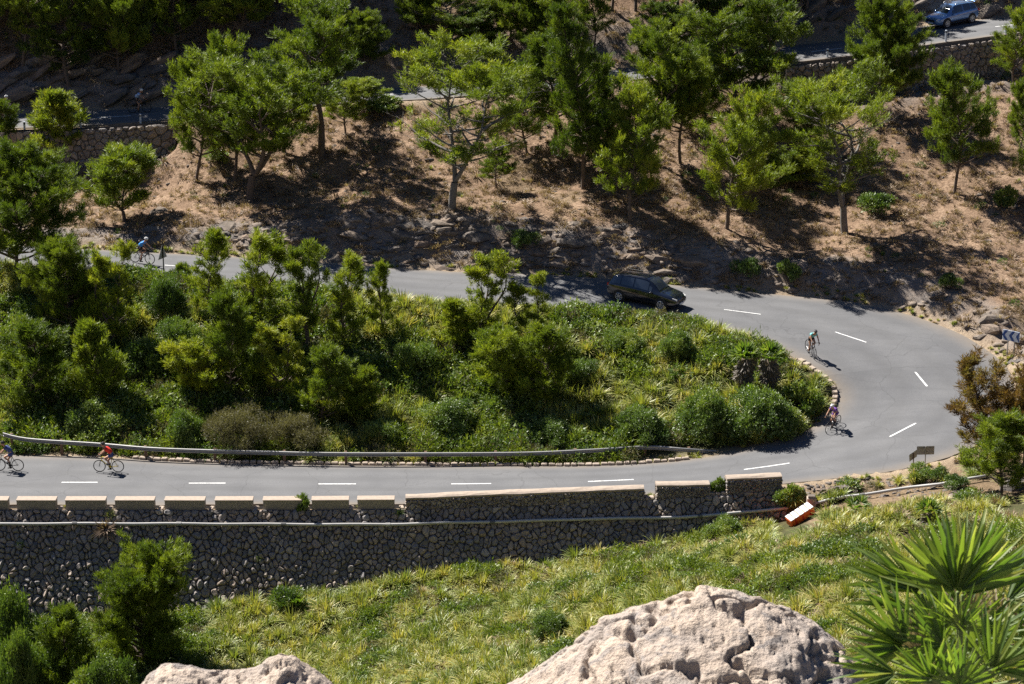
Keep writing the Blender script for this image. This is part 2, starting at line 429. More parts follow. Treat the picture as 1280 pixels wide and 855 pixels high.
# ------------------------------------------------------------------ walls: front top lines
WALL_LINE = np.array([WZ(x, y, z) for x, y, z in [(-260, 637.5, -0.05), (-120, 637.5, 0), (0, 637.5, 0), (150, 637.5, 0), (300, 637.5, 0), (500, 636.5, 0), (650, 632.5, 0.1), (790, 626, 0.25), (870, 621, 0.4), (930, 616, 0.52), (980, 611, 0.65)]])
WALL_LINE = resample(spline(WALL_LINE, 12), 0.5)
WALL_BOT = [(-260, 812), (-120, 800), (0, 785), (120, 776), (250, 772), (330, 760), (430, 744), (520, 730), (590, 716), (690, 706), (780, 690), (860, 676), (930, 658), (985, 645)]
BATTER = 0.695
def wall_base_points():
    out = []
    for px, py in WALL_BOT:
        # intersect pixel ray with the battered plane: y = yw + BATTER*(z-zw)
        P = WALL_LINE; d = ray(px, py)
        best = None
        for yy in np.linspace(118, 142, 241):
            p = WY(px, py, yy); i = np.argmin(abs(P[:, 0] - p[0])); e = abs((P[i, 1] + BATTER * (p[2] - P[i, 2])) - yy)
            if best is None or e < best[0]: best = (e, p)
        out.append(best[1])
    return np.array(out)
WB = wall_base_points()
def wall_bottom_z(x): return np.interp(x, WB[:, 0], WB[:, 2])

# ------------------------------------------------------------------ terrain
ctrl = []
def C(p): ctrl.append((float(p[0]), float(p[1]), float(p[2])))
def CP_(px, py, hd): C(WY(px, py, hd))
def outward(A, B, k):                # unit vector from A edge to B edge
    v = (B[k] - A[k])[:2]; mid = (A + B) / 2
    t = (mid[min(k + 1, len(mid) - 1)] - mid[max(k - 1, 0)])[:2]; q = np.array([-t[1], t[0]]); q = q * np.sign(np.dot(q, v))
    return q / np.linalg.norm(q)
cutx = [(-120, 0.2), (150, 0.3), (260, 0.8), (420, 1.9), (520, 2.3), (700, 2.0), (800, 1.7), (900, 1.3), (1000, 1.1), (1130, 1.1), (1230, 0.9)]
nA = len(AI)
apx, apy = to_px(AO)
for k in range(0, nA, 3):
    C(AI[k]); C(AO[k])
    u = outward(AI, AO, k)
    upper = AO[k][1] > 149
    if upper:
        cz = np.interp(apx[k], [c[0] for c in cutx], [c[1] for c in cutx])
        p = AO[k].copy(); p[:2] += u * 0.9; p[2] += 0.15; C(p)
        p = AO[k].copy(); p[:2] += u * (1.3 + cz * 0.75); p[2] += cz + 0.1; C(p)
    elif apx[k] > 1000:
        p = AO[k].copy(); p[:2] += u * 2.2; p[2] -= 0.25; C(p)
    p = AI[k].copy(); p[:2] -= u * 1.2; p[2] -= 0.05; C(p)
for k in range(0, len(BI), 3):
    C(BI[k]); C(BO[k])
    u = outward(BI, BO, k); x = to_px(BI[k])[0]
    wall = (-200 < x < 215) or (985 < x < 1300)
    if wall: p = BI[k].copy(); p[:2] -= u * 0.55; p[2] -= 0.1; C(p)
    p = BI[k].copy(); p[:2] -= u * (1.15 if wall else 2.6); p[2] -= (2.7 if wall else 0.9); C(p)
    if wall: p = BI[k].copy(); p[:2] -= u * 3.2; p[2] -= 2.9; C(p)
    p = BO[k].copy(); p[:2] += u * 0.8; p[2] += 0.1; C(p)
    p = BO[k].copy(); p[:2] += u * 2.6; p[2] += 1.9; C(p)
    p = BO[k].copy(); p[:2] += u * 9; p[2] += 5.2; C(p)
    p = BO[k].copy(); p[:2] += u * 18; p[2] += 10.5; C(p)
for k in range(0, len(WALL_LINE), 4):
    p = WALL_LINE[k].copy(); p[1] += 0.7; p[2] -= 0.1; C(p)
    x = p[0]; zb = wall_bottom_z(x); h = WALL_LINE[k][2] - zb
    C((x, WALL_LINE[k][1] - BATTER * h - 0.15, zb)); C((x, WALL_LINE[k][1] - BATTER * h - 1.6, zb + 0.02))
for a in [(-120, 870, 125), (0, 860, 127), (250, 835, 127.5), (250, 920, 120), (450, 800, 129), (450, 880, 120), (600, 765, 130), (600, 855, 118.5), (750, 725, 130), (750, 800, 121.5), (750, 880, 113.5), (900, 695, 129), (900, 770, 119), (900, 860, 109.5),
          (1000, 660, 131), (1000, 720, 122), (1050, 780, 114.5), (1100, 640, 132), (1150, 700, 122), (1150, 780, 112.5), (1280, 620, 132), (1280, 680, 122), (1280, 760, 111.5), (1400, 600, 131), (1400, 700, 117),
          (1180, 590, 137.5), (1290, 560, 140.5), (1300, 500, 151), (1400, 480, 153), (1290, 430, 157.5), (1290, 330, 168.5), (1290, 250, 178), (1400, 330, 170), (1290, 150, 189), (1000, 300, 171.5), (1000, 210, 182.5),
          (100, 262, 178), (-50, 262, 178), (200, 235, 182), (640, 240, 178), (400, 240, 178)]:
    CP_(*a)
for y, zl, zr in [(104, -4.5, 4.8), (95, -3.5, 5.5), (80, 0.5, 9), (60, 6, 16), (40, 16, 24), (25, 31, 33), (17, 39.5, 40), (13.6, 45.2, 45.2), (10, 46.4, 46.4), (5, 48.8, 48.8), (0, 50.8, 50.8), (-12, 53, 53), (-40, 62, 62)]:
    w = 12 if y < 30 else 45
    for x, f in ((-w, 0), (0, 0.5), (w, 1)):
        C((x, y, zl + (zr - zl) * f))
for x in (-120, -60, 0, 60, 120):
    C((x, 250, 42)); C((x, 300, 68)); C((x, -80, 78))
ctrl = np.array(ctrl)
cen, scl = ctrl[:, :2].mean(0), 50.0
Pn = (ctrl[:, :2] - cen) / scl
n = len(Pn)
Dm = np.linalg.norm(Pn[:, None] - Pn[None], axis=2)
A_ = np.zeros((n + 3, n + 3)); A_[:n, :n] = Dm - 4e-4 * np.eye(n)
A_[:n, n] = 1; A_[:n, n + 1:] = Pn; A_[n, :n] = 1; A_[n + 1:, :n] = Pn.T
W_ = np.linalg.lstsq(A_, np.r_[ctrl[:, 2], 0, 0, 0], rcond=None)[0]
def rbf(x, y):
    q = (np.stack([x.ravel(), y.ravel()], 1) - cen) / scl
    out = np.empty(len(q))
    for i in range(0, len(q), 20000):
        s = q[i:i + 20000]
        d = np.sqrt(((s[:, None, 0] - Pn[None, :, 0]) ** 2 + (s[:, None, 1] - Pn[None, :, 1]) ** 2))
        out[i:i + 20000] = d @ W_[:n] + W_[n] + s @ W_[n + 1:]
    return out.reshape(x.shape)
def grow(start, first, ratio, end):
    out = []; x = start; s = first
    while abs(x) < end: s *= ratio; x += s; out.append(x)
    return out
fx = list(np.arange(-46, 46.01, 0.4)); fy = list(np.arange(104, 222.01, 0.4))
gx = np.array([-v for v in grow(46, 0.6, 1.35, 3500)][::-1] + fx + grow(46, 0.6, 1.35, 3500))
gy = np.array(sorted(grow(-12, -1.2, 1.4, 900)) + list(np.arange(-12, 18, 0.6)) + list(np.arange(18, 104, 2.0)) + fy + grow(222, 0.6, 1.3, 4500))
GX, GY = np.meshgrid(gx, gy)
inner = (abs(GX) < 130) & (GY > -90) & (GY < 320)
GZ = np.zeros_like(GX)
cxl = np.clip(GX, -110, 110); cyl = np.clip(GY, -75, 300)
GZ = rbf(cxl, cyl)
far = np.hypot(GX - cxl, GY - cyl)
GZ = GZ + 0.22 * np.where(far > 0, far, 0) * np.exp(-far / 900) + 18 * fbm(GX / 160, GY / 160, oct=4) * np.clip(far / 200, 0, 1)
def pip(poly, x, y):
    inside = np.zeros(x.shape, bool); px, py = poly[:, 0], poly[:, 1]; j = len(poly) - 1
    for i in range(len(poly)):
        with np.errstate(divide='ignore', invalid='ignore'):
            c = ((py[i] > y) != (py[j] > y)) & (x < (px[j] - px[i]) * (y - py[i]) / (py[j] - py[i]) + px[i])
        inside ^= c; j = i
    return inside
def road_field(I, O, x, y):
    """signed distance outside of the road strip, its surface height there"""
    mid = (I + O) / 2; sh = x.shape; q = np.stack([x.ravel(), y.ravel()], 1)
    D = np.full(len(q), 99.0); Z = np.zeros(len(q))
    lo, hi = mid[:, :2].min(0) - 14, mid[:, :2].max(0) + 14
    sel = np.where((q >= lo).all(1) & (q <= hi).all(1))[0]
    if len(sel) == 0: return D.reshape(sh), Z.reshape(sh)
    s = q[sel]; bd = np.full(len(s), 1e9); bz = np.zeros(len(s))
    tg = np.gradient(mid[:, :2], axis=0); tg /= np.linalg.norm(tg, axis=1)[:, None]
    wv = (O - I)[:, :2]; wa = np.stack([-tg[:, 1], tg[:, 0]], 1); L = abs((wv * wa).sum(1))
    for k in range(len(mid)):
        r = s - mid[k, :2]
        a = abs(r @ wa[k]) - L[k] / 2; b = abs(r @ tg[k]) - 0.6
        d = np.where((a < 0) & (b < 0), np.maximum(a, np.maximum(b, -0.3)), np.hypot(np.maximum(a, 0), np.maximum(b, 0)))
        m = d < bd; bd[m] = d[m]; bz[m] = mid[k, 2]
    D[sel] = bd; Z[sel] = bz
    return D.reshape(sh), Z.reshape(sh)
dA, zA = road_field(AI, AO, GX, GY)
dB, zB = road_field(BI, BO, GX, GY)
dR = np.minimum(dA, dB); zR = np.where(dA < dB, zA, zB)
# natural roughness away from roads and walls
front = GY < np.interp(GX, WALL_LINE[:, 0], WALL_LINE[:, 1])
amp = np.clip((dR - 0.4) / 2.5, 0, 1)
upper_side = ((dA > 0.3) & (GY > 158)) | (GY > 172) 
cut = np.clip(1 - abs(dA - 2.0) / 2.4, 0, 1) * (GY > 152) * (~pip(np.vstack([AI[:, :2]]), GX, GY))
hn = 0.28 * fbm(GX / 3.2, GY / 3.2, oct=4) + 0.12 * fbm(GX / 0.9, GY / 0.9, oct=3)
hill = GY > 166
GZ += amp * hn * np.where(hill, 1.6, 0.8)
ridge = 1 - abs(fbm(GX / 2.3 + 40, GY / 1.1, oct=4)) * 2
GZ += cut * 0.45 * (ridge - 0.5) * np.clip((dA - 0.5), 0, 1)
cutB = np.clip(1 - abs(dB - 2.6) / 2.6, 0, 1) * (GY > 190)
GZ += cutB * 0.6 * (ridge - 0.4) * np.clip((dB - 0.5), 0, 1)
s1 = np.clip((dR + 0.0) / 1.1, 0, 1); s1 = s1 * s1 * (3 - 2 * s1)
lowwall = front & (dA < 3)
zr = zR - 0.10 + np.where(dR > 0.15, 0.06, 0)
GZ = np.where((dR < 1.1) & ~front, zr * (1 - s1) + GZ * s1, GZ)
pxg = to_px(np.stack([GX, GY, GZ], -1))[0]
vside = (dB < 6) & (GY < np.interp(GX, ((BI + BO) / 2)[:, 0], ((BI + BO) / 2)[:, 1]))
wdep = np.interp(pxg, [-90, -60, 195, 222, 224, 975, 985, 1100, 1290, 1320], [2.6, 2.7, 2.5, 1.6, 0, 0, 2.7, 2.7, 2.4, 2.3])
tt_ = np.clip((dB - 0.75) / 0.12, 0, 1) * np.clip((5.0 - dB) / 2.6, 0, 1)
GZ = np.where(vside & (wdep > 0), np.minimum(GZ, GZ * (1 - tt_) + (zB - wdep) * tt_), GZ)
ns = len(gx)
idx = np.arange(len(gy) * ns).reshape(len(gy), ns)
quads = np.stack([idx[:-1, :-1], idx[:-1, 1:], idx[1:, 1:], idx[1:, :-1]], -1).reshape(-1, 4)
g_me = mesh_np('ground', np.stack([GX.ravel(), GY.ravel(), GZ.ravel()], 1), quads, M['ground'], smooth=True)
isl_poly = AI[:, :2]
island = pip(isl_poly, GX, GY) & (GY > 140)
green = np.clip(np.where(island | front, 1.0, 0.0) + 0.0, 0, 1)
green = np.where((GY < 150) & (GX > 20), 1.0, green) * (0.75 + 0.5 * fbm(GX / 3, GY / 3))
green = np.where(island | front, green, 0.25 * (fbm(GX / 5 + 9, GY / 5) > 0.25))
tp = to_px(np.stack([GX, GY, GZ], -1))[0]
green = np.where(front & (tp > 1010) & (GY > 131), 0.3, green)
rockm = np.clip(cut * 1.6 + cutB * 1.2, 0, 1) * (0.6 + 0.6 * fbm(GX / 1.3, GY / 1.3)) + (GY < 30) * 0.8
verge = np.clip(1 - dR / 1.5, 0, 1)
for nm, a in (('green', green), ('rock', np.clip(rockm, 0, 1)), ('verge', np.clip(verge, 0, 1))):
    at = g_me.attributes.new(nm, 'FLOAT', 'POINT'); at.data.foreach_set('value', a.ravel().astype(np.float32))
ground = link('ground', g_me); tag(ground, kind='structure')

def hgt(x, y):
    x = np.atleast_1d(np.asarray(x, float)); y = np.atleast_1d(np.asarray(y, float))
    i = np.clip(np.searchsorted(gx, x) - 1, 0, len(gx) - 2); j = np.clip(np.searchsorted(gy, y) - 1, 0, len(gy) - 2)
    u = np.clip((x - gx[i]) / (gx[i + 1] - gx[i]), 0, 1); v = np.clip((y - gy[j]) / (gy[j + 1] - gy[j]), 0, 1)
    return GZ[j, i] * (1 - u) * (1 - v) + GZ[j, i + 1] * u * (1 - v) + GZ[j + 1, i] * (1 - u) * v + GZ[j + 1, i + 1] * u * v
def H(x, y): return float(hgt(x, y)[0])
def hit(px, py, y0=105.0, y1=290.0):
    ys = np.arange(y0, y1, 0.1); d = ray(px, py); t = ys / d[1]
    z = CAM_H + d[2] * t; g = hgt(d[0] * t, ys)
    k = np.argmax(z <= g)
    if not (z <= g).any(): k = len(ys) - 1
    return np.array([d[0] * t[k], ys[k], g[k]])

# ------------------------------------------------------------------ road surfaces and paint
def road_mesh(name, I, O, lift=0.0):
    nc = 25; V = []; E = []
    for a, b in zip(I, O):
        for j in range(nc):
            f = j / (nc - 1); p = a * (1 - f) + b * f
            q = p.copy(); q[2] += lift + 0.05 * (1 - (2 * f - 1) ** 2); 
            if j in (0, nc - 1):
                w = 0.10 * vnoise(p[0] * 1.7, p[1] * 1.7); u = (b - a)[:2] / np.linalg.norm((b - a)[:2]); q[:2] += u * float(w)
            V.append(q); E.append(max(0, 1 - min(f, 1 - f) * 7.0) ** 1.5)
    # skirt so that the edge has thickness
    V = np.array(V); n_ = len(I)
    Fc = [(i * nc + j, (i + 1) * nc + j, (i + 1) * nc + j + 1, i * nc + j + 1) for i in range(n_ - 1) for j in range(nc - 1)]
    b0 = len(V); sk = []
    for i in range(n_):
        for j in (0, nc - 1): q = V[i * nc + j].copy(); q[2] -= 0.35; sk.append(q)
    V = np.vstack([V, sk])
    for i in range(n_ - 1):
        Fc.append((i * nc, b0 + 2 * i, b0 + 2 * i + 2, (i + 1) * nc)); Fc.append((i * nc + nc - 1, (i + 1) * nc + nc - 1, b0 + 2 * i + 3, b0 + 2 * i + 1))
    me = mesh_np(name, V, Fc, M['asphalt'])
    ff = np.tile(np.linspace(0, 1, nc), n_); ln_ = sum(np.exp(-((ff - c_) / .055) ** 2) for c_ in (.16, .37, .63, .84))
    at = me.attributes.new('lane', 'FLOAT', 'POINT'); at.data.foreach_set('value', np.r_[np.clip(ln_, 0, 1), np.zeros(len(sk))].astype(np.float32))
    at = me.attributes.new('edge', 'FLOAT', 'POINT'); at.data.foreach_set('value', np.r_[np.array(E), np.ones(len(sk))].astype(np.float32))
    bm = bmesh.new(); bm.from_mesh(me); bmesh.ops.recalc_face_normals(bm, faces=bm.faces); 
    if sum(f.normal.z for f in bm.faces) < 0: bmesh.ops.reverse_faces(bm, faces=bm.faces)
    bm.to_mesh(me); bm.free()
    return link(name, me)
road = road_mesh('hairpin_road', AI, AO); tag(road, kind='structure')
road2 = road_mesh('upper_road', BI, BO); tag(road2, kind='structure')
def road_z(I, O, x, y):
    d, z = road_field(I, O, np.array([[x]], float), np.array([[y]], float)); 
    mid = (I + O) / 2; k = np.argmin(np.hypot(mid[:, 0] - x, mid[:, 1] - y))
    f = np.dot(np.array([x, y]) - I[k][:2], (O[k] - I[k])[:2]) / np.dot((O[k] - I[k])[:2], (O[k] - I[k])[:2])
    k2 = k
    tgt = mid[min(k + 1, len(mid) - 1)] - mid[max(k - 1, 0)]
    s = np.dot(np.array([x, y]) - mid[k][:2], tgt[:2]) / np.dot(tgt[:2], tgt[:2])
    return float(mid[k, 2] + s * tgt[2] + 0.05 * (1 - (2 * f - 1) ** 2))
def on_road(px, py, I=None, O=None, z0=None):
    I = AI if I is None else I; O = AO if O is None else O
    z = z0 if z0 is not None else 1.0
    # choose start height by nearest edge pixel
    mx, my = to_px((I + O) / 2); k = np.argmin((mx - px) ** 2 + (my - py) ** 2); z = ((I + O) / 2)[k, 2]
    for _ in range(8):
        p = WZ(px, py, z); z = road_z(I, O, p[0], p[1])
    p[2] = z; return p
def dash(a, b, I=None, O=None, w=0.12):
    P0, P1 = on_road(*a, I, O), on_road(*b, I, O)
    d = P1 - P0; L = np.linalg.norm(d[:2]); u = d[:2] / L; nrm = np.array([-u[1], u[0]])
    V = []; m = max(2, int(L / 0.35)); rr = random.Random(int(a[0]))
    for i in range(m + 1):
        c = P0[:2] + u * L * i / m
        for s in (-1, 1):
            q = c + nrm * s * (w / 2) * (1 + rr.uniform(-.10, .10)); z = road_z(AI if I is None else I, AO if O is None else O, q[0], q[1])
            V.append((q[0], q[1], z + 0.008))
    Fc = [(2 * i, 2 * i + 1, 2 * i + 3, 2 * i + 2) for i in range(m)]
    me = mesh_np('centre_dash', V, Fc, M['paint'])
    bm = bmesh.new(); bm.from_mesh(me)
    if sum(f.normal.z for f in bm.faces) < 0: bmesh.ops.reverse_faces(bm, faces=bm.faces)
    bm.to_mesh(me); bm.free()
    return link('centre_dash', me, road if I is None else road2)
for a, b in [((77, 603), (122, 603)), ((-80, 603), (-36, 603)), ((236, 604), (282, 604)), ((398, 605), (445, 605)), ((564, 605), (614, 604.5)), ((735, 602), (792, 599.5)), ((930, 587), (987, 579)), ((1112, 546), (1145, 529)),
             ((1159, 483), (1144, 465)), ((1083, 428), (1044, 415)), ((951, 393), (905, 387)), ((232, 333), (206, 331.5))]:
    dash(a, b)
for x in (120, 470, 800, 1020, 1240):
    k = np.argmin(abs(to_px((BI + BO) / 2)[0] - x)); m_ = to_px(((BI + BO) / 2)[k]); m2 = to_px(((BI + BO) / 2)[min(k + 3, len(BI) - 1)])
    dash((float(m_[0]), float(m_[1])), (float(m2[0]), float(m2[1])), BI, BO)
print('terrain done', round(time.time() - T0, 1))

# ------------------------------------------------------------------ rubble masonry
def clip_poly(poly, ax, ay, c):      # keep ax*x+ay*y<=c
    out = []
    for i in range(len(poly)):
        p, q = poly[i], poly[(i + 1) % len(poly)]
        dp, dq = ax * p[0] + ay * p[1] - c, ax * q[0] + ay * q[1] - c
        if dp <= 0: out.append(p)
        if dp * dq < 0:
            t = dp / (dp - dq); out.append((p[0] + (q[0] - p[0]) * t, p[1] + (q[1] - p[1]) * t))
    return out
def voronoi_cells(S, Dmax, gs, gd, rnd, jit=0.52):
    """cells over [0,S]x[0,Dmax(s)]; returns list of (seed, polygon)"""
    ni = int(S / gs) + 1; gsx = S / ni; rows = int(Dmax(None) / gd) + 2
    seeds = {}
    for j in range(rows):
        for i in range(ni):
            s = (i + 0.5 + (0.5 if j % 2 else 0) * 0.9 + rnd.uniform(-jit, jit)) * gsx * 1.0; d = (j + 0.5 + rnd.uniform(-jit, jit)) * gd
            if rnd.random() < 0.26: continue
            seeds[(i, j)] = (s, d)
    cells = []
    for (i, j), (s, d) in seeds.items():
        dm = Dmax(s)
        if d > dm + gd * 0.6 or s > S: continue
        poly = [(max(0, s - 2 * gsx), max(0, d - 2 * gd)), (min(S, s + 2 * gsx), max(0, d - 2 * gd)), (min(S, s + 2 * gsx), d + 2 * gd), (max(0, s - 2 * gsx), d + 2 * gd)]
        for di in (-2, -1, 0, 1, 2):
            for dj in (-2, -1, 0, 1, 2):
                q = seeds.get((i + di, j + dj))
                if q is None or (di == 0 and dj == 0): continue
                ax, ay = q[0] - s, q[1] - d
                poly = clip_poly(poly, ax, ay, ax * (q[0] + s) / 2 + ay * (q[1] + d) / 2)
                if len(poly) < 3: break
            if len(poly) < 3: break
        if len(poly) >= 3: cells.append(((s, d), poly))
    return cells
def stone_geo(seed, poly, mapf, rnd, joint=0.018, proud=(0.04, 0.13), roundness=0.3):
    cx = sum(p[0] for p in poly) / len(poly); cy = sum(p[1] for p in poly) / len(poly)
    # shrink and add mid-edge points for rounder outlines
    P = []
    m = len(poly)
    for k in range(m):
        a = poly[k]; b = poly[(k + 1) % m]
        if math.hypot(a[0] - b[0], a[1] - b[1]) < 0.05: 
            continue
        P.append((a[0] * 0.76 + b[0] * 0.24, a[1] * 0.76 + b[1] * 0.24)); P.append((a[0] * 0.24 + b[0] * 0.76, a[1] * 0.24 + b[1] * 0.76))
    if len(P) < 4: return None
    P = [(x + rnd.uniform(-.018, .018), y + rnd.uniform(-.018, .018)) for x, y in P]
    size = max(0.08, math.sqrt(sum((p[0] - cx) ** 2 + (p[1] - cy) ** 2 for p in P) / len(P)))
    k1 = max(0.6, 1 - joint * rnd.uniform(.2, 1.5) / size); k2 = k1 * rnd.uniform(0.38, 0.52)
    pr = rnd.uniform(*proud); tx, ty = rnd.uniform(-.5, .5), rnd.uniform(-.5, .5)
    V = []
    for kk, off in ((k1, -0.03), (k1 * 0.93, pr * 0.5), (k1 * 0.74, pr * 0.88), (k2, None)):
        for p in P:
            x = cx + (p[0] - cx) * kk; y = cy + (p[1] - cy) * kk
            o = off if off is not None else pr + ((p[0] - cx) * tx + (p[1] - cy) * ty) * 0.5 + rnd.uniform(-.012, .012)
            V.append(mapf(x, y, o))
    m = len(P)
    Fc = []
    for r in (0, 1, 2):
        for k in range(m): Fc.append((r * m + k, r * m + (k + 1) % m, (r + 1) * m + (k + 1) % m, (r + 1) * m + k))
    Fc.append(tuple(3 * m + k for k in range(m)))
    return V, Fc
def masonry(parent, line, top_off, Dmax, batter, gs, gd, rnd, limit=300, proud=(0.04, 0.12), tone=0.0, joint=0.018, name='stone', chink=500):
    """stones over a battered face that hangs from LINE; the largest in the picture become parts, the rest one stuff part"""
    seg = np.linalg.norm(np.diff(line[:, :2], axis=0), axis=1); cum = np.r_[0, np.cumsum(seg)]
    tg = np.gradient(line[:, :2], axis=0); tg /= np.linalg.norm(tg, axis=1)[:, None]
    nv = np.stack([tg[:, 1], -tg[:, 0]], 1)          # towards the valley (camera)
    cosb = 1 / math.hypot(1, batter); sinb = batter * cosb
    def mapf(s, d, o):
        k = np.searchsorted(cum, s) - 1; k = min(max(k, 0), len(seg) - 1); f = (s - cum[k]) / seg[k]
        p = line[k] * (1 - f) + line[k + 1] * f; nn = nv[k] * (1 - f) + nv[k + 1] * f
        h = batter * d + o * cosb
        return (p[0] + nn[0] * h, p[1] + nn[1] * h, p[2] + top_off - d + o * sinb)
    S = cum[-1]
    Dm = lambda s: Dmax(None) if s is None else Dmax(s)
    geos = []
    for seed, poly in voronoi_cells(S, Dm, gs, gd, rnd):
        g = stone_geo(seed, poly, mapf, rnd, joint, proud)
        if not g: continue
        V = np.array(g[0]); px, py = to_px(V); a = (px.max() - px.min()) * (py.max() - py.min())
        inf = (px.mean() > 0) & (px.mean() < 1280) & (py.mean() > 0) & (py.mean() < 855) & (seed[1] < Dmax(seed[0]) - 0.3)
        geos.append((a if inf else a * 0.01, V, g[1], min(1, max(0, rnd.random() + tone))))
    for _ in range(chink):        # small chinking stones between the big ones
        s0 = rnd.uniform(0, S); d0 = rnd.uniform(0, 1) * Dmax(s0); r0 = rnd.uniform(.035, .085); an0 = rnd.uniform(0, 6)
        pl = [(s0 + r0 * rnd.uniform(.8, 1.3) * math.cos(an0 + a * PI / 3), d0 + r0 * rnd.uniform(.7, 1.1) * math.sin(an0 + a * PI / 3)) for a in range(6)]
        V = [mapf(x, y, 0.0) for x, y in pl] + [mapf(s0 + (x - s0) * .6, d0 + (y - d0) * .6, rnd.uniform(.05, .16)) for x, y in pl]
        geos.append((-1, np.array(V), [(k, (k + 1) % 6, 6 + (k + 1) % 6, 6 + k) for k in range(6)] + [(6, 7, 8, 9, 10, 11)], min(1, max(0, rnd.random() + tone + .1))))
    geos.sort(key=lambda g: -g[0])
    for a, V, Fc, t in geos[:limit]:
        c = V.mean(0); me = mesh_np(name, V - c, Fc, M['stone'], attr=np.full(len(V), t))
        o = link(name, me, parent); o.location = Vector(c) - parent.location
    rest = geos[limit:]
    if rest:
        Vs, Fs, At, b = [], [], [], 0
        for a, V, Fc, t in rest:
            Vs.append(V); Fs += [tuple(b + i for i in f) for f in Fc]; At += [t] * len(V); b += len(V)
        o = link('small_stone', mesh_np('small_stone', np.vstack(Vs) - np.array(parent.location), Fs, M['stone'], attr=At), parent)
        tag(o, kind='stuff')
    # mortar bed behind the stones, a closed slab
    V = []; n_ = len(line); rr = 6
    for k in range(n_):
        D = Dmax(cum[k]) + 0.3
        for j in range(rr): V.append(mapf(cum[k], D * j / (rr - 1), 0.0))
        q = mapf(cum[k], 0, 0.0); V.append((q[0] - nv[k][0] * 0.62, q[1] - nv[k][1] * 0.62, q[2]))
        V.append((q[0] - nv[k][0] * 0.62, q[1] - nv[k][1] * 0.62, q[2] - D))
    w = rr + 2; Fc = []
    for k in range(n_ - 1):
        for j in range(w): Fc.append((k * w + j, k * w + (j + 1) % w, (k + 1) * w + (j + 1) % w, (k + 1) * w + j))
    Fc.append(tuple(range(w))); Fc.append(tuple((n_ - 1) * w + j for j in range(w))[::-1])
    link('mortar_bed', mesh_np('mortar_bed', np.array(V) - np.array(parent.location), Fc, M['mortar']), parent)
    return mapf, S
rnd = random.Random(11)
# big retaining wall under the lower road
wall = empty('retaining_wall', tuple(WALL_LINE[len(WALL_LINE) // 2] * np.array([1, 1, 0])))
tag(wall, 'tall battered rubble stone retaining wall in shade below the lower road, carrying a long pipe', 'retaining wall')
cumW = np.r_[0, np.cumsum(np.linalg.norm(np.diff(WALL_LINE[:, :2], axis=0), axis=1))]
def WD(s):
    if s is None: return 9.4
    x = np.interp(s, cumW, WALL_LINE[:, 0]); return np.interp(s, cumW, WALL_LINE[:, 2]) - wall_bottom_z(x) + 1.3
wmap, WS = masonry(wall, WALL_LINE, 0.0, WD, BATTER, 0.29, 0.25, rnd, proud=(0.06, 0.22), joint=0.008, chink=3000)
def wall_s(px):                                  # arc position on the wall line for a photo column
    lx = to_px(WALL_LINE)[0]; return float(np.interp(px, lx, cumW))
def wall_pt(px, d=0.0, o=0.0): return Vector(wmap(wall_s(px), d, o))
# concrete parapet blocks
BL = [(-40, 10), (21, 70), (82, 132), (144, 193), (206, 256), (269, 316), (329, 378), (390, 436), (447, 493)]
bl_lab = ['concrete parapet block cut by the left edge of the photo', 'concrete parapet block with a green tuft growing at its foot', 'concrete parapet block third from the left, below the red cyclist', 'concrete parapet block fourth from the left',
          'concrete parapet block fifth from the left, middle of the row', 'concrete parapet block sixth from the left, right of the middle', 'concrete parapet block with a leafy bush hanging over its right end', 'concrete parapet block just right of the leafy bush', 'last concrete parapet block, next to the long stone parapet']
for (a, b), lab in zip(BL, bl_lab):
    A, B = wall_pt(a), wall_pt(b); L = (B - A).length; mid = (A + B) / 2
    ang = math.atan2(B.y - A.y, B.x - A.x)
    o = empty('parapet_block', (mid.x, mid.y, mid.z), ang); tag(o, lab, 'parapet block', 'concrete parapet blocks along the lower road')
    mb = MB(); mb.box((0, 0.30, 0.25), (L, 0.56, 0.54), bev=0.02); mb.build('block', M['conc'], o)
    mb = MB(); mb.box((0, 0.30, 0.545), (L + 0.05, 0.64, 0.06), bev=0.02); mb.build('coping', M['cap'], o)
    o.rotation_euler[2] = ang + rnd.uniform(-.008, .008)
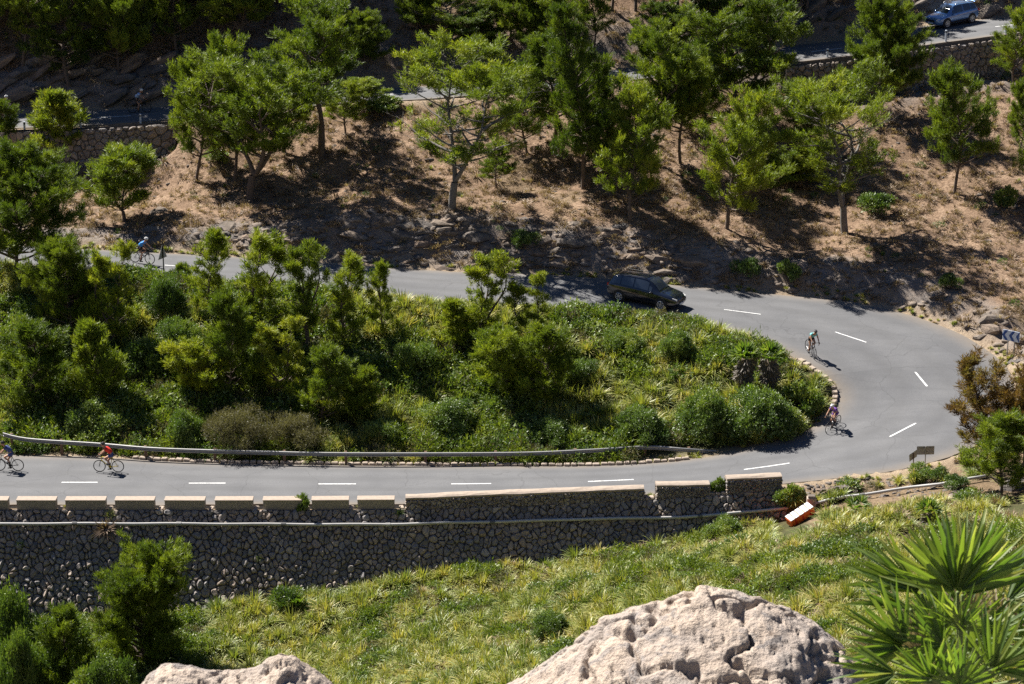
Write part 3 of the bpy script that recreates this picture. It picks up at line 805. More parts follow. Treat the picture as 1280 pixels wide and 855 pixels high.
# stone parapets, standing on the wall
def parapet(px0, px1, tops, label, n_parts):
    sub = [wmap(s, 0, 0) for s in np.linspace(wall_s(px0), wall_s(px1), max(3, int((px1 - px0) / 12)))]
    line = np.array(sub); lx = to_px(line)[0]
    hts = []
    for k in range(len(line)):
        ty = np.interp(lx[k], [t[0] for t in tops], [t[1] for t in tops]); hts.append(WY(lx[k], ty, line[k][1])[2] - line[k][2])
    top = line.copy(); top[:, 2] += np.array(hts)
    c = top.mean(0); o = empty('parapet_wall', (c[0], c[1], line[:, 2].mean())); tag(o, label, 'parapet wall')
    hm = float(np.mean(hts))
    r2 = random.Random(int(px0))
    cum = np.r_[0, np.cumsum(np.linalg.norm(np.diff(line[:, :2], axis=0), axis=1))]
    masonry(o, top, -0.10, lambda s: (max(hts) if s is None else float(np.interp(s, cum, hts))) - 0.12, 0.03, 0.30, 0.20, r2, limit=n_parts, proud=(0.03, 0.08), tone=0.22)
    # rounded mortar cap
    V = []; prof = [(-0.03, -0.10), (-0.07, -0.04), (-0.05, 0.03), (0.08, 0.08), (0.3, 0.10), (0.5, 0.07), (0.62, 0.0), (0.63, -0.1)]
    tg = np.gradient(top[:, :2], axis=0); tg /= np.linalg.norm(tg, axis=1)[:, None]
    for k in range(len(top)):
        for (q, z) in prof:
            jt = 0.03 * float(vnoise(top[k][0] * 3 + q * 5, q * 9)); V.append((top[k][0] - tg[k][1] * q, top[k][1] + tg[k][0] * q, top[k][2] + z + jt))
    w = len(prof); Fc = [(k * w + j, (k + 1) * w + j, (k + 1) * w + (j + 1) % w, k * w + (j + 1) % w) for k in range(len(top) - 1) for j in range(w)]
    Fc += [tuple(range(w)), tuple((len(top) - 1) * w + j for j in range(w))[::-1]]
    link('cap', mesh_np('cap', np.array(V) - np.array(o.location), Fc, M['cap']), o)
parapet(507, 805, [(507, 623), (545, 622), (550, 621), (650, 617), (805, 611)], 'long stone parapet with rounded mortar cap between the last concrete block and the gap', 200)
parapet(820, 887, [(820, 607), (887, 606)], 'short low stone parapet between two gaps, left of the tallest end piece', 60)
parapet(908, 977, [(908, 599), (977, 596)], 'taller end piece of the stone parapet, nearest the fallen orange barrier', 60)
# low rubble link in the gap and pale stones at the merlon gaps
mb = MB()
for px in np.arange(-30, 505, 7):
    if any(a - 3 < px < b + 3 for a, b in BL): continue
    p = wall_pt(px); mb.box((p.x, p.y + 0.25, p.z + 0.01), (rnd.uniform(.2, .34), 0.5, 0.12), Matrix.Rotation(rnd.uniform(-.2, .2), 3, 'Z'), bev=0.04)
for px in (890, 897, 904, 809, 815):
    p = wall_pt(px); mb.box((p.x, p.y + 0.2, p.z + 0.03), (rnd.uniform(.26, .36), 0.45, 0.2), Matrix.Rotation(rnd.uniform(-.2, .2), 3, 'Z'), bev=0.05)
mb.v = [(v[0] - wall.location.x, v[1] - wall.location.y, v[2] - wall.location.z) for v in mb.v]
mb.build('coping_stone', M['cap'], wall)['kind'] = 'stuff'

# pipes
def pipeline(name, pts, rad, label, every, parent_loc):
    o = empty(name, parent_loc); tag(o, label, 'pipe')
    P = resample(spline(np.array(pts), 8), 0.8)
    P[:, 2] += 0.015 * np.sin(P[:, 0] * 1.3)
    L = Vector(parent_loc)
    mb = MB(); mb.tube([Vector(p) - L for p in P], rad, 10); mb.build('tube', M['pipe'], o, smooth=True)
    k = 3
    while k < len(P) - 1:
        d = Vector(P[k + 1] - P[k]).normalized() * 0.13; c = Vector(P[k]) - L
        mb = MB(); mb.tube([c - d, c + d], rad * 1.22, 10); mb.build('coupling', M['coupling'] if k % 2 else M['pipe'], o)
        if k % (every * 2) < every:
            mb = MB(); mb.tube([c + Vector((0, .0, -rad)), c + Vector((0, .28, -.12))], 0.025, 5); mb.build('bracket', M['coupling'], o)
        k += every
    return o
pp = []
for px, py in [(-220, 655.5), (-60, 655.5), (60, 655), (200, 655), (350, 655.5), (480, 655.5), (560, 653.5), (650, 651), (727, 649), (821, 647.5), (880, 645), (930, 640), (985, 635)]:
    s = wall_s(min(px, 978)); best = None
    for d in np.arange(-0.4, 2.5, 0.03):
        q = np.array(wmap(s, d, 0.26)); e = abs(to_px(q)[1] - py)
        if best is None or e < best[0]: best = (e, q)
    q = best[1]
    if px > 978: q = WY(px, py, q[1] - 0.1)
    pp.append(q)
pipeline('long_pipe', pp, 0.085, 'long pale pipe fixed along the face of the big retaining wall', 7, tuple(np.round(pp[5], 3)))
pp = []
for px, py in [(1019, 630), (1050, 623), (1085, 618.5), (1142, 610), (1172, 606.5), (1205, 600), (1232, 596.5)]:
    q = hit(px, py + 5); q[2] += 0.26; pp.append(q)
pipeline('short_pipe', pp, 0.085, 'shorter pale pipe lying over the scrub below the two grey sign backs', 6, tuple(np.round(pp[2], 3)))

# retaining walls below the upper road
def upper_wall(px0, px1, hfun, label, seed, pxl):
    mx = to_px(BI)[0]; ks = [k for k in range(len(BI)) if px0 - 8 < mx[k] < px1 + 8]
    line = BI[ks].copy(); u = np.array([outward(BI, BO, k) for k in ks]); line[:, :2] -= u * 1.3; line[:, 2] += 0.02
    line = resample(line, 0.5)
    o = empty('roadside_wall', tuple(line[len(line) // 2])); tag(o, label, 'retaining wall')
    cum = np.r_[0, np.cumsum(np.linalg.norm(np.diff(line[:, :2], axis=0), axis=1))]; lx = to_px(line)[0]
    def Dm(s):
        if s is None: return 4.2
        return float(np.interp(np.interp(s, cum, lx), pxl, hfun))
    masonry(o, line, 0.0, Dm, 0.12, 0.46, 0.36, random.Random(seed), limit=290, proud=(0.04, 0.13), tone=0.05)
    return line
upper_wall(-60, 222, [3.6, 3.6, 3.4, 2.6], 'rubble stone wall below the upper road at the top left, behind small pines', 5, [-60, 60, 180, 222])
upper_wall(978, 1290, [3.4, 3.8, 3.6, 3.4, 3.0], 'rubble stone wall below the upper road at the top right, under the silver blue car', 6, [978, 1010, 1100, 1200, 1290])

# kerb stones below the guard rail
kerb = empty('stone_edging', tuple(np.round(AI[20], 2))); tag(kerb, 'low line of pale edging stones at the foot of the guard rail', 'edging')
mx = to_px(AI)[0]; ks = [k for k in range(len(AI)) if AI[k][1] < 150 and 150 < mx[k] < 868]
ln = resample(AI[ks], 0.42); r3 = random.Random(3); L0 = Vector(kerb.location)
for k in range(len(ln) - 1):
    a, b = Vector(ln[k]), Vector(ln[k + 1]); d = b - a; c = (a + b) / 2 + Vector((r3.uniform(-.03, .03), 0.16 + r3.uniform(-.04, .04), 0.03))
    mb = MB(); mb.box((0, 0, 0), (d.length * r3.uniform(.75, .97), r3.uniform(.2, .32), r3.uniform(.16, .26)), bev=0.04)
    o = mb.build('stone', M['cap'], kerb); o.location = c - L0; o.rotation_euler = (r3.uniform(-.1, .1), r3.uniform(-.1, .1), math.atan2(d.y, d.x) + r3.uniform(-.1, .1))
# curved stone kerb of the inner bend
bend = empty('bend_kerb', tuple(np.round(WZ(1046, 495, 2.1), 2))); tag(bend, 'curved pink stone kerb on the inner side of the hairpin bend beside the purple cyclist', 'kerb')
kk = [k for k in range(len(AI)) if 985 < mx[k] and 448 < to_px(AI[k])[1] < 517]
ln = resample(AI[kk], 0.5); L0 = Vector(bend.location)
for k in range(len(ln) - 1):
    a, b = Vector(ln[k]), Vector(ln[k + 1]); d = b - a; nrm = Vector((-d.y, d.x, 0)).normalized()
    c = (a + b) / 2 + nrm * 0.15 + Vector((0, 0, 0.05))
    if to_px(np.array(c))[0] > to_px(np.array((a + b) / 2))[0]: c = (a + b) / 2 - nrm * 0.15 + Vector((0, 0, 0.05))
    mb = MB(); mb.box((0, 0, 0), (d.length * .97, r3.uniform(.28, .34), r3.uniform(.26, .34)), bev=0.04)
    o = mb.build('kerb_stone', M['cap'], bend); o.location = c - L0; o.rotation_euler = (r3.uniform(-.08, .08), r3.uniform(-.08, .08), math.atan2(d.y, d.x) + r3.uniform(-.1, .1))

# guard rail on posts
gr = empty('guard_rail', tuple(np.round(WZ(436, 581, 0), 2)))
tag(gr, 'low steel guard rail on brown posts between the lower road and the green island', 'guard rail')
rail_px = [(5, 543, 565), (37, 550, 568), (125, 556, 572), (200, 562, 577), (330, 566, 581), (436, 568, 582.5), (640, 567.5, 583), (740, 563.5, 582), (808, 559.5, 579), (855, 562.5, 575), (912, 566.5, 569)]
L0 = Vector(gr.location); rp = []
for px, ry, gy_ in rail_px:
    q = WZ(px, gy_ - 2.0, 0.02 if px < 830 else 0.3); z = WY(px, ry, q[1])[2]; rp.append((q[0], q[1], z))
RP = resample(spline(np.array(rp), 6), 0.5)
prof = [(0.0, 0.16), (-0.05, 0.13), (-0.07, 0.08), (-0.01, 0.03), (-0.01, -0.03), (-0.07, -0.08), (-0.05, -0.13), (0.0, -0.16), (0.012, -0.15), (0.03, -0.08), (0.035, 0.0), (0.03, 0.08), (0.012, 0.15)]
seglen = 8; k0 = 0
while k0 < len(RP) - 1:
    seg = RP[k0:min(k0 + seglen + 1, len(RP))]; V = []
    for p in seg:
        for q, z in prof: V.append((p[0] - L0.x, p[1] + q * 1.0 - L0.y, p[2] + z * 0.8 - L0.z))
    w = len(prof); Fc = [(a * w + j, (a + 1) * w + j, (a + 1) * w + (j + 1) % w, a * w + (j + 1) % w) for a in range(len(seg) - 1) for j in range(w)]
    Fc += [tuple(range(w)), tuple((len(seg) - 1) * w + j for j in range(w))[::-1]]
    V = np.array(V); V[:, 0] = np.where(np.arange(len(V)) >= (len(seg) - 1) * w, V[:, 0] - 0.004, V[:, 0])
    link('rail', mesh_np('rail', V, Fc, M['galv']), gr); k0 += seglen
rx = to_px(RP)[0]
for px in (10, 75, 130, 184, 268.7, 352.7, 436, 531, 623, 715.6, 808, 860):
    k = int(np.argmin(abs(rx - px))); p = RP[k]; g = H(p[0], p[1] + .1)
    mb = MB(); hgt_ = p[2] + 0.15 - g + 0.3; mb.box((0, 0, hgt_ / 2 - 0.3), (0.16, 0.14, hgt_), bev=0.012)
    o = mb.build('post', M['wood'], gr); o.location = Vector((p[0], p[1] + 0.12, g)) - L0; o.rotation_euler = (rnd.uniform(-.03, .03), rnd.uniform(-.03, .03), rnd.uniform(-.1, .1))

# ------------------------------------------------------------------ rocks
def rock_mesh(name, seed, sub=2, sx=1, sy=1, sz=0.7, rough=0.35, mat=None, cuts=9, pits=0.0):
    bm = bmesh.new(); bmesh.ops.create_icosphere(bm, subdivisions=sub, radius=1.0)
    rr = random.Random(seed); planes = []
    for _ in range(cuts):
        nrm = Vector((rr.gauss(0, 1), rr.gauss(0, 1), rr.gauss(0, 1))).normalized(); planes.append((nrm, rr.uniform(0.55, 0.85)))
    co = np.array([v.co for v in bm.verts])
    for nrm, d in planes:
        nn = np.array(nrm); e = co @ nn - d; co -= np.maximum(e, 0)[:, None] * nn * 0.9
    nz = fbm(co[:, 0] * 1.6 + seed, co[:, 1] * 1.6, co[:, 2] * 1.6, oct=4)
    co *= (1 + rough * nz)[:, None]
    for v, c in zip(bm.verts, co): v.co = Vector((c[0] * sx, c[1] * sy, c[2] * sz))
    me = bpy.data.meshes.new(name); bm.to_mesh(me); bm.free(); me.materials.append(mat or M['rock'])
    return me
rock_meshes = [rock_mesh('rock', s, 2, 1, 0.8 + 0.3 * (s % 2), 0.5 + 0.1 * (s % 3), 0.4) for s in range(10)]
bank = empty('rock_bank', tuple(np.round(AO[np.argmin(abs(apx - 700) + 1000 * (AO[:, 1] < 150))], 2))); tag(bank, kind='structure')
rr = random.Random(21); L0 = Vector(bank.location); cand = []
for k in range(len(AO)):
    x = apx[k]
    if AO[k][1] < 149 or x < 240 or x > 1262: continue
    u = outward(AI, AO, k); cz = float(np.interp(x, [c[0] for c in cutx], [c[1] for c in cutx]))
    for _ in range(10 if x < 860 else 8):
        off = 0.7 + rr.random() ** 1.1 * (1.8 + cz * 0.9); t = rr.uniform(-.4, .4)
        q = AO[k][:2] + u * off + np.array([u[1], -u[0]]) * t
        s = rr.uniform(0.22, 0.55) * (1.5 if rr.random() < .25 else 1) * (1.0 if x < 860 else 0.7)
        if x > 860 and rr.random() < 0.45: continue
        cand.append((s, q))
cand.sort(key=lambda c: -c[0])
def rot_rock(o, s, q, sink=0.8):
    o.location = (q[0], q[1], H(q[0], q[1]) - s * sink * 0.6); o.rotation_euler = (rr.uniform(-.3, .3), rr.uniform(-.2, .2), rr.choice((0, PI)) + rr.uniform(-.45, .45)); o.scale = (s * rr.uniform(1.1, 2.1), s * rr.uniform(.9, 1.3), s * rr.uniform(.8, 1.3))
for s, q in cand[:295]:
    o = link('rock', rr.choice(rock_meshes), bank); rot_rock(o, s, q); o.location = o.location - L0
def join_rocks(name, items, parent, loc):
    Vs, Fs, b = [], [], 0
    for s, q in items:
        me = rr.choice(rock_meshes[:6]); co = np.empty(len(me.vertices) * 3, np.float32); me.vertices.foreach_get('co', co); co = co.reshape(-1, 3)
        Mx = (Matrix.Rotation(rr.uniform(0, 6.28), 3, 'Z') @ Matrix.Rotation(rr.uniform(-.4, .4), 3, 'X')); A = np.array(Mx)
        V = (co * np.array([s * rr.uniform(.9, 1.6), s, s * rr.uniform(.7, 1.2)])) @ A.T + np.array([q[0], q[1], H(q[0], q[1]) - s * .1])
        Fa = np.empty(len(me.polygons) * 3, np.int32); me.polygons.foreach_get('vertices', Fa)
        Vs.append(V - np.array(loc)); Fs.append(Fa.reshape(-1, 3) + b); b += len(V)
    o = link(name, mesh_np(name, np.vstack(Vs), np.vstack(Fs), M['rock']), parent); tag(o, kind='stuff'); return o
join_rocks('small_rock', cand[295:700], bank, tuple(L0))
# dark rock slabs above the upper road
slab = empty('rock_outcrop', tuple(np.round(BO[30], 2))); tag(slab, kind='structure'); L0 = Vector(slab.location)
bx = to_px(BO)[0]
for k in range(len(BO)):
    if -40 < bx[k] < 430 or bx[k] > 880:
        u = outward(BI, BO, k)
        for _ in range(2 if bx[k] < 430 else 1):
            q = BO[k][:2] + u * (0.9 + rr.random() * 4.0); s = rr.uniform(.35, 1.1)
            o = link('rock', rr.choice(rock_meshes), slab); rot_rock(o, s, q, 0.5); o.location = o.location - L0; o.scale[0] *= 1.5; o.rotation_euler = (rr.uniform(-.2, .2), rr.uniform(-.7, -.2), rr.uniform(-.3, .3))
# loose stones on the pine slope
items = []
for _ in range(900):
    p = hit(rr.uniform(0, 1280), rr.uniform(60, 380))
    d = min(road_field(AI, AO, p[:1], p[1:2])[0][0], road_field(BI, BO, p[:1], p[1:2])[0][0])
    if d > 0.6 and p[1] > 155 and not pip(AI[:, :2], p[:1], p[1:2])[0]: items.append((rr.uniform(.05, .16) * (2.0 if rr.random() < .06 else 1), p[:2]))
for _ in range(260):      # rubble below the bend on the right
    p = hit(rr.uniform(975, 1190), rr.uniform(592, 625)); 
    if road_field(AI, AO, p[:1], p[1:2])[0][0] > 0.25 and p[1] < 145: items.append((rr.uniform(.05, .2), p[:2]))
join_rocks('loose_stones', items, None, (0, 0, 0))
def single_rock(px, py, s, mesh_i, label, mat=None, sc=(1, 1, 1)):
    p = hit(px, py); o = link('rock', rock_meshes[mesh_i], None); o.location = (p[0], p[1], p[2] - s * sc[2] * 0.1); o.scale = (s * sc[0], s * sc[1], s * sc[2]); o.rotation_euler = (0, 0, mesh_i)
    tag(o, label, 'rock'); return o
single_rock(1045, 635, 0.42, 2, 'pale rock in the grass beside the fallen orange barrier', sc=(1, .8, .5))
single_rock(1200, 616, 0.75, 4, 'flat pale rock just below the short pipe', sc=(1.5, 1, .35))
single_rock(998, 690, 0.45, 1, 'small pale rock in the grass left of the foreground palm', sc=(1.3, .8, .4))
single_rock(1274, 608, 0.95, 5, 'big pale rock at the right edge behind the palm leaves', sc=(1.2, 1, 1.1))
single_rock(1240, 412, 0.8, 2, 'large grey rock beside the blue chevron sign', sc=(1.2, 1, .7))
single_rock(342, 255, 0.45, 6, 'grey boulder on the pine slope at the foot of the forked pine', sc=(1.3, 1, .8))
single_rock(200, 264, 0.6, 7, 'dark boulder on the slope right of the round bushy pine', sc=(1.3, 1, .8))
# pale pillar stub and dark rubble remains near the barrier
st = empty('pillar_stub', tuple(hit(1014, 635))); tag(st, 'short pale stone pillar stub between the two pipes', 'pillar')
mb = MB(); mb.box((0, 0, .25), (.5, .5, .75), bev=.05); mb.build('shaft', M['cap'], st)
mb = MB(); mb.box((0, 0, .66), (.42, .42, .12), bev=.04); mb.build('top_stone', M['rock'], st)
rw = empty('ruined_wall', tuple(hit(1040, 622))); tag(rw, 'remnant of dark rubble wall right of the pale pillar stub', 'wall'); L0 = Vector(rw.location)
for i in range(16):
    p = hit(1024 + (i % 9) * 5.5, 622 - (i % 9) * .6); s = rr.uniform(.16, .26)
    o = link('stone', rock_meshes[i % 10], rw); o.location = Vector((p[0], p[1], p[2] + .12 + .3 * (i // 9))) - L0; o.scale = (s * 1.3, s, s); o.rotation_euler = (0, 0, i)
# fallen orange and white barrier
pb, pb2 = hit(985, 660), hit(1015, 642)
d = Vector(pb2 - pb); L = d.length
br = empty('road_barrier', tuple((pb + pb2) / 2)); tag(br, 'orange and white plastic road barrier lying in the grass below the end of the parapet', 'barrier')
M['orange'] = simple('orange_plastic', (0.88, 0.17, 0.035), 0.45, var=0.1, scale=4); M['whitep'] = simple('white_plastic', (0.80, 0.79, 0.78), 0.5, var=0.08, scale=4); M['redline'] = simple('red_band', (0.6, 0.04, 0.03), 0.5)
rz = math.atan2(d.y, d.x); ry = -math.atan2(d.z, math.hypot(d.x, d.y))
br.rotation_euler = (R(12), ry - 0.04, rz); br.location.z += 0.30; L *= 0.98
mb = MB(); mb.box((0, 0, 0), (L, .55, .50), bev=.05); mb.build('body', M['orange'], br)
for i in range(5):
    mb = MB(); mb.box((-L / 2 + L * (i + .5) / 5, 0.01, .262), (L / 5 - .05, .56, .05), bev=.015); mb.build('white_panel', M['whitep'], br)
for i in (-1, 0, 1):
    mb = MB(); mb.box((i * L * .3, -.275, 0.0), (.1, .03, .32), bev=.01); mb.build('rib', M['redline'], br)
print('structures done', round(time.time() - T0, 1))

# ------------------------------------------------------------------ vegetation
def unit(v): return v / np.maximum(np.linalg.norm(v, axis=-1, keepdims=True), 1e-9)
def shoots(P, D, size, nneedle, rs, width=0.17, spread=0.75, tintv=None, axis_len=1.0):
    """bottle-brush shoots: P (n,3) roots, D (n,3) axes, size (n,) -> triangles (needle blades) and per-vertex tint"""
    n = len(P); D = unit(D)
    A = unit(np.cross(D, rs.normal(size=(n, 3)))); B = np.cross(D, A)
    Vs = []; T = []
    for k in range(nneedle):
        an = 2 * PI * (k * 0.382 + rs.rand(n)) ; f = (k + 0.5) / nneedle
        rad = A * np.cos(an)[:, None] + B * np.sin(an)[:, None]
        root = P + D * (size * axis_len * f * 0.9)[:, None]
        d = unit(D * (1 - spread * 0.55 + f * 0.5) + rad * spread * (1.15 - 0.55 * f))
        L = size * rs.uniform(0.5, 0.85, n)
        side = unit(np.cross(d, rs.normal(size=(n, 3)))) * (L * width * 0.5)[:, None]
        tip = root + d * L[:, None]
        mid = root + d * (L * 0.35)[:, None]
        Vs.append(np.stack([root, mid + side, tip, mid - side], 1))
        T.append(np.repeat(tintv + rs.uniform(-.08, .08, n), 4).reshape(n, 4))
    V = np.concatenate(Vs).reshape(-1, 3); T = np.concatenate(T).reshape(-1)
    Fq = np.arange(len(V)).reshape(-1, 4)
    return V, Fq, np.clip(T, 0, 1)
class Tubes:
    def __init__(s): s.mb = MB()
    def limb(s, pts, r0, r1, n=5):
        m = len(pts); s.mb.tube(pts, [r0 + (r1 - r0) * i / (m - 1) for i in range(m)], n, cap=False)
def pine(name, seed, H_, W, cb=0.35, n_limb=26, fill=1.0, cone=0.5, lean=0.0, forks=1, bare=0.0, up=0.55, shoot=0.34, tint=0.5, nee=9, clump=1.0, mat='needle', barkm='bark'):
    """returns (trunk mesh, crown mesh): trunk forks, rising limbs, side twigs, needle shoots in clumps"""
    rr = random.Random(seed); rs = np.random.RandomState(seed)
    tb = Tubes(); P = []; D = []; Tn = []
    tops = []
    base_r = (0.0145 if bare else 0.017) * H_ * (1 if forks == 1 else 1.1)
    fork_h = H_ * rr.uniform(0.12, 0.25) if forks > 1 else 0
    if forks > 1: tb.limb([(0, 0, -0.4), (0.05, 0, fork_h * .5), (lean * .1, 0, fork_h)], base_r * 1.25, base_r, 7)
    for f in range(forks):
        a0 = 2 * PI * f / max(forks, 1) + rr.uniform(-.5, .5); off = 0 if forks == 1 else W * rr.uniform(.16, .26)
        hh = H_ * (1 if f == 0 else rr.uniform(.75, .95)); pts = []
        z0 = fork_h if forks > 1 else -0.4
        for i in range(9):
            t = i / 8; z = z0 + (hh * 0.95 - z0) * t
            pts.append(np.array([lean * H_ * t ** 1.2 + off * math.cos(a0) * min(1, t * 1.6) + 0.075 * H_ * math.sin(t * 4.5 + seed) * (t + .15), off * math.sin(a0) * min(1, t * 1.6) + 0.06 * H_ * math.sin(t * 5 + seed * 2) * (t + .1), z]))
        tb.limb(pts, base_r if forks == 1 else base_r * .75, 0.012, 7)
        tops.append(np.array(pts))
    for f, pts in enumerate(tops):
        Wf = W / 2 if forks == 1 else W * 0.34
        for l in range(int(n_limb / forks)):
            t = cb + (1 - cb) * ((l + rr.random()) / (n_limb / forks)) ** 0.9
            t = min(t, 0.985); tt = (t * H_ - pts[0][2]) / (pts[-1][2] - pts[0][2]); tt = min(max(tt, 0.02), 1); ii = tt * 8; i0 = min(int(ii), 7); b = pts[i0] * (1 - (ii - i0)) + pts[i0 + 1] * (ii - i0)
            u = (t - cb) / (1 - cb)
            prof = (1 - cone) * math.sqrt(max(0.02, 1 - (2 * u - 0.75) ** 2 / 1.6)) + cone * (1 - u) ** 0.85
            L = max(0.25, Wf * prof * rr.choice((.55, .75, .95, 1.1, 1.3)) * rr.uniform(.9, 1.1)); az = l * 2.399 + rr.uniform(-.5, .5)
            e = up * (0.35 + 0.9 * u) + rr.uniform(-.15, .2); dr = np.array([math.cos(az) * math.cos(e), math.sin(az) * math.cos(e), math.sin(e)])
            m = 5; lp = [b + dr * L * i / m + np.array([0, 0, 0.22 * L * (i / m) ** 2]) + np.array([rr.uniform(-.03, .03) * L for _ in range(3)]) for i in range(m + 1)]
            r0 = max(0.012, 0.018 * L + 0.006 * H_ * (1 - u)); tb.limb(lp, r0, 0.006, 4)
            dead = u < bare and rr.random() < 0.75
            ltint = tint + rr.uniform(-.22, .22)
            nb = max(4, int(L * 4.0 * clump))
            for s_ in range(nb):
                q = rr.uniform(0.3, 1.0); ii = q * m; i0 = min(int(ii), m - 1); c = lp[i0] * (1 - (ii - i0)) + lp[i0 + 1] * (ii - i0)
                az2 = az + rr.choice((-1, 1)) * rr.uniform(.3, 1.2); l2 = L * rr.uniform(.18, .42) * (1.2 - q * .5) + .12; e2 = rr.uniform(0.1, 0.9)
                d2 = np.array([math.cos(az2) * math.cos(e2), math.sin(az2) * math.cos(e2), math.sin(e2)]); tip = c + d2 * l2
                if l2 > 0.25 or dead: tb.limb([c, (c + tip) / 2 + np.array([0, 0, -.02]), tip], 0.008 + .006 * l2, 0.004, 3)
                if dead:
                    for _ in range(2):
                        dd = np.array([rr.uniform(-1, 1), rr.uniform(-1, 1), rr.uniform(-.2, .8)]) * .3; tb.limb([tip - d2 * l2 * .3, tip - d2 * l2 * .3 + dd], 0.007, 0.003, 3)
                    if rr.random() < 0.8: continue
                k = int(rr.uniform(12, 20) * fill * (0.5 + l2))
                fr = rs.uniform(0.35, 1.08, k)[:, None]; c3 = c + (tip - c) * fr + rs.normal(size=(k, 3)) * np.array([.10, .10, .09]) * (0.7 + 0.6 * l2)
                P.append(c3); D.append(d2 * 0.65 + np.array([0, 0, 0.85]) + rs.normal(size=(k, 3)) * 0.38); Tn.append(np.full(k, ltint) + rs.uniform(-.15, .15, k))
        # leader plume
        k = int(26 * fill); zt = rs.uniform(0.86, 1.0, k); c = pts[-1] * 1.0
        P.append(np.stack([c[0] + rs.normal(size=k) * .10 * (1.2 - zt) * 6, c[1] + rs.normal(size=k) * .10 * (1.2 - zt) * 6, zt * c[2] / 0.97], 1)); D.append(np.tile([0, 0, 1.0], (k, 1)) + rs.normal(size=(k, 3)) * .3); Tn.append(np.full(k, tint + .15))
    P = np.vstack(P); D = np.vstack(D); Tn = np.concatenate(Tn)
    V, Fq, T = shoots(P, D, rs.uniform(.8, 1.25, len(P)) * shoot, nee, rs, 0.16, 0.8, Tn)
    tr = tb.mb.mesh(name + '_trunk', M[barkm], True)
    cr = mesh_np(name + '_crown', V, Fq, M[mat], attr=T)
    rr_ = np.hypot(V[:, 0] - np.median(V[:, 0]), V[:, 1] - np.median(V[:, 1]))
    return tr, cr, float(np.percentile(V[:, 2], 99.9)), float(2 * np.percentile(rr_, 97))
PV = {  # pine kinds; nominal height, width
 'cone': pine('cone', 1, 4.6, 3.0, cb=0.06, n_limb=44, fill=1.0, cone=0.75, up=.75, tint=.62),
 'cone2': pine('cone2', 2, 5.8, 3.8, cb=0.08, n_limb=50, fill=.9, cone=0.55, up=.85, tint=.55),
 'big': pine('big', 22, 7.6, 7.0, cb=0.04, n_limb=96, fill=1.0, cone=0.28, up=.75, tint=.52),
 'open': pine('open', 3, 7.6, 4.4, cb=0.20, n_limb=44, fill=.85, cone=0.4, up=.5, tint=.5),
 'open2': pine('open2', 4, 7.6, 4.8, cb=0.16, n_limb=46, fill=.8, cone=0.35, up=.65, lean=.06, tint=.6),
 'fork': pine('fork', 5, 9.0, 7.4, cb=0.32, n_limb=60, fill=.85, cone=0.2, up=.6, forks=3, tint=.52),
 'fork2': pine('fork2', 6, 9.5, 6.4, cb=0.42, n_limb=54, fill=.85, cone=0.25, up=.6, forks=2, lean=-.08, tint=.5),
 'tall': pine('tall', 7, 11.0, 4.6, cb=0.14, n_limb=74, fill=.75, cone=0.55, up=.55, tint=.42),
 'tall2': pine('tall2', 8, 9.5, 4.6, cb=0.28, n_limb=52, fill=.8, cone=0.35, up=.65, tint=.5),
 'bare': pine('bare', 9, 10.0, 8.0, cb=0.26, n_limb=52, fill=.85, cone=0.15, up=.4, forks=2, bare=.5, tint=.6, barkm='bark_grey'),
 'bare2': pine('bare2', 10, 9.0, 6.4, cb=0.30, n_limb=44, fill=.8, cone=0.25, up=.5, forks=1, bare=.5, lean=.05, tint=.5, barkm='bark_grey'),
 'dense': pine('dense', 11, 9.0, 6.8, cb=0.12, n_limb=76, fill=.95, cone=0.4, up=.6, tint=.48),
 'dense2': pine('dense2', 12, 9.5, 6.4, cb=0.22, n_limb=66, fill=.95, cone=0.3, up=.75, forks=2, tint=.46),
 'young': pine('young', 13, 7.2, 3.4, cb=0.07, n_limb=40, fill=.85, cone=0.5, up=1.0, tint=.70, clump=.85),
 'young2': pine('young2', 14, 7.4, 4.0, cb=0.06, n_limb=44, fill=.85, cone=0.4, up=1.1, forks=2, tint=.76, clump=.85),
 'young3': pine('young3', 24, 7.0, 3.2, cb=0.10, n_limb=36, fill=.85, cone=0.3, up=1.15, forks=3, tint=.66, clump=.85),
 'rust': pine('rust', 15, 6.6, 5.0, cb=0.18, n_limb=48, fill=.8, cone=0.35, up=.95, forks=2, tint=.4, mat='needle_brown'),
 'bushy': pine('bushy', 16, 4.4, 4.4, cb=0.12, n_limb=44, fill=.95, cone=0.15, up=.7, forks=2, tint=.75, clump=1.1),
}
G1, G2, G3 = 'pines on the brown slope between the two roads', 'young pines on the green island inside the bend', 'pines beyond the upper road'
def place_pine(kind, bx, by, top, wpx, label, group=None, name='pine_tree', rz=None, cat='tree', base=None):
    tr, cr, Hn, Wn = PV[kind]
    p = hit(bx, by) if base is None else np.array(base)
    dep = p[1] * CP - (p[2] - CAM_H) * SP
    zt = WY(bx, top, p[1])[2]; h = max(0.8, zt - p[2]); w = (1.24 if group == G1 else 1.04) * wpx / F_PX * dep
    r_ = random.Random(int(bx * 7 + by)); o = empty(name, tuple(p), rz if rz is not None else r_.uniform(0, 6.28)); o.rotation_euler[0] = r_.uniform(-.09, .09); o.rotation_euler[1] = r_.uniform(-.09, .09)
    o.scale = (w / Wn, w / Wn, h / Hn)
    link('trunk', tr, o); link('crown', cr, o)
    tag(o, label, cat, group); return o
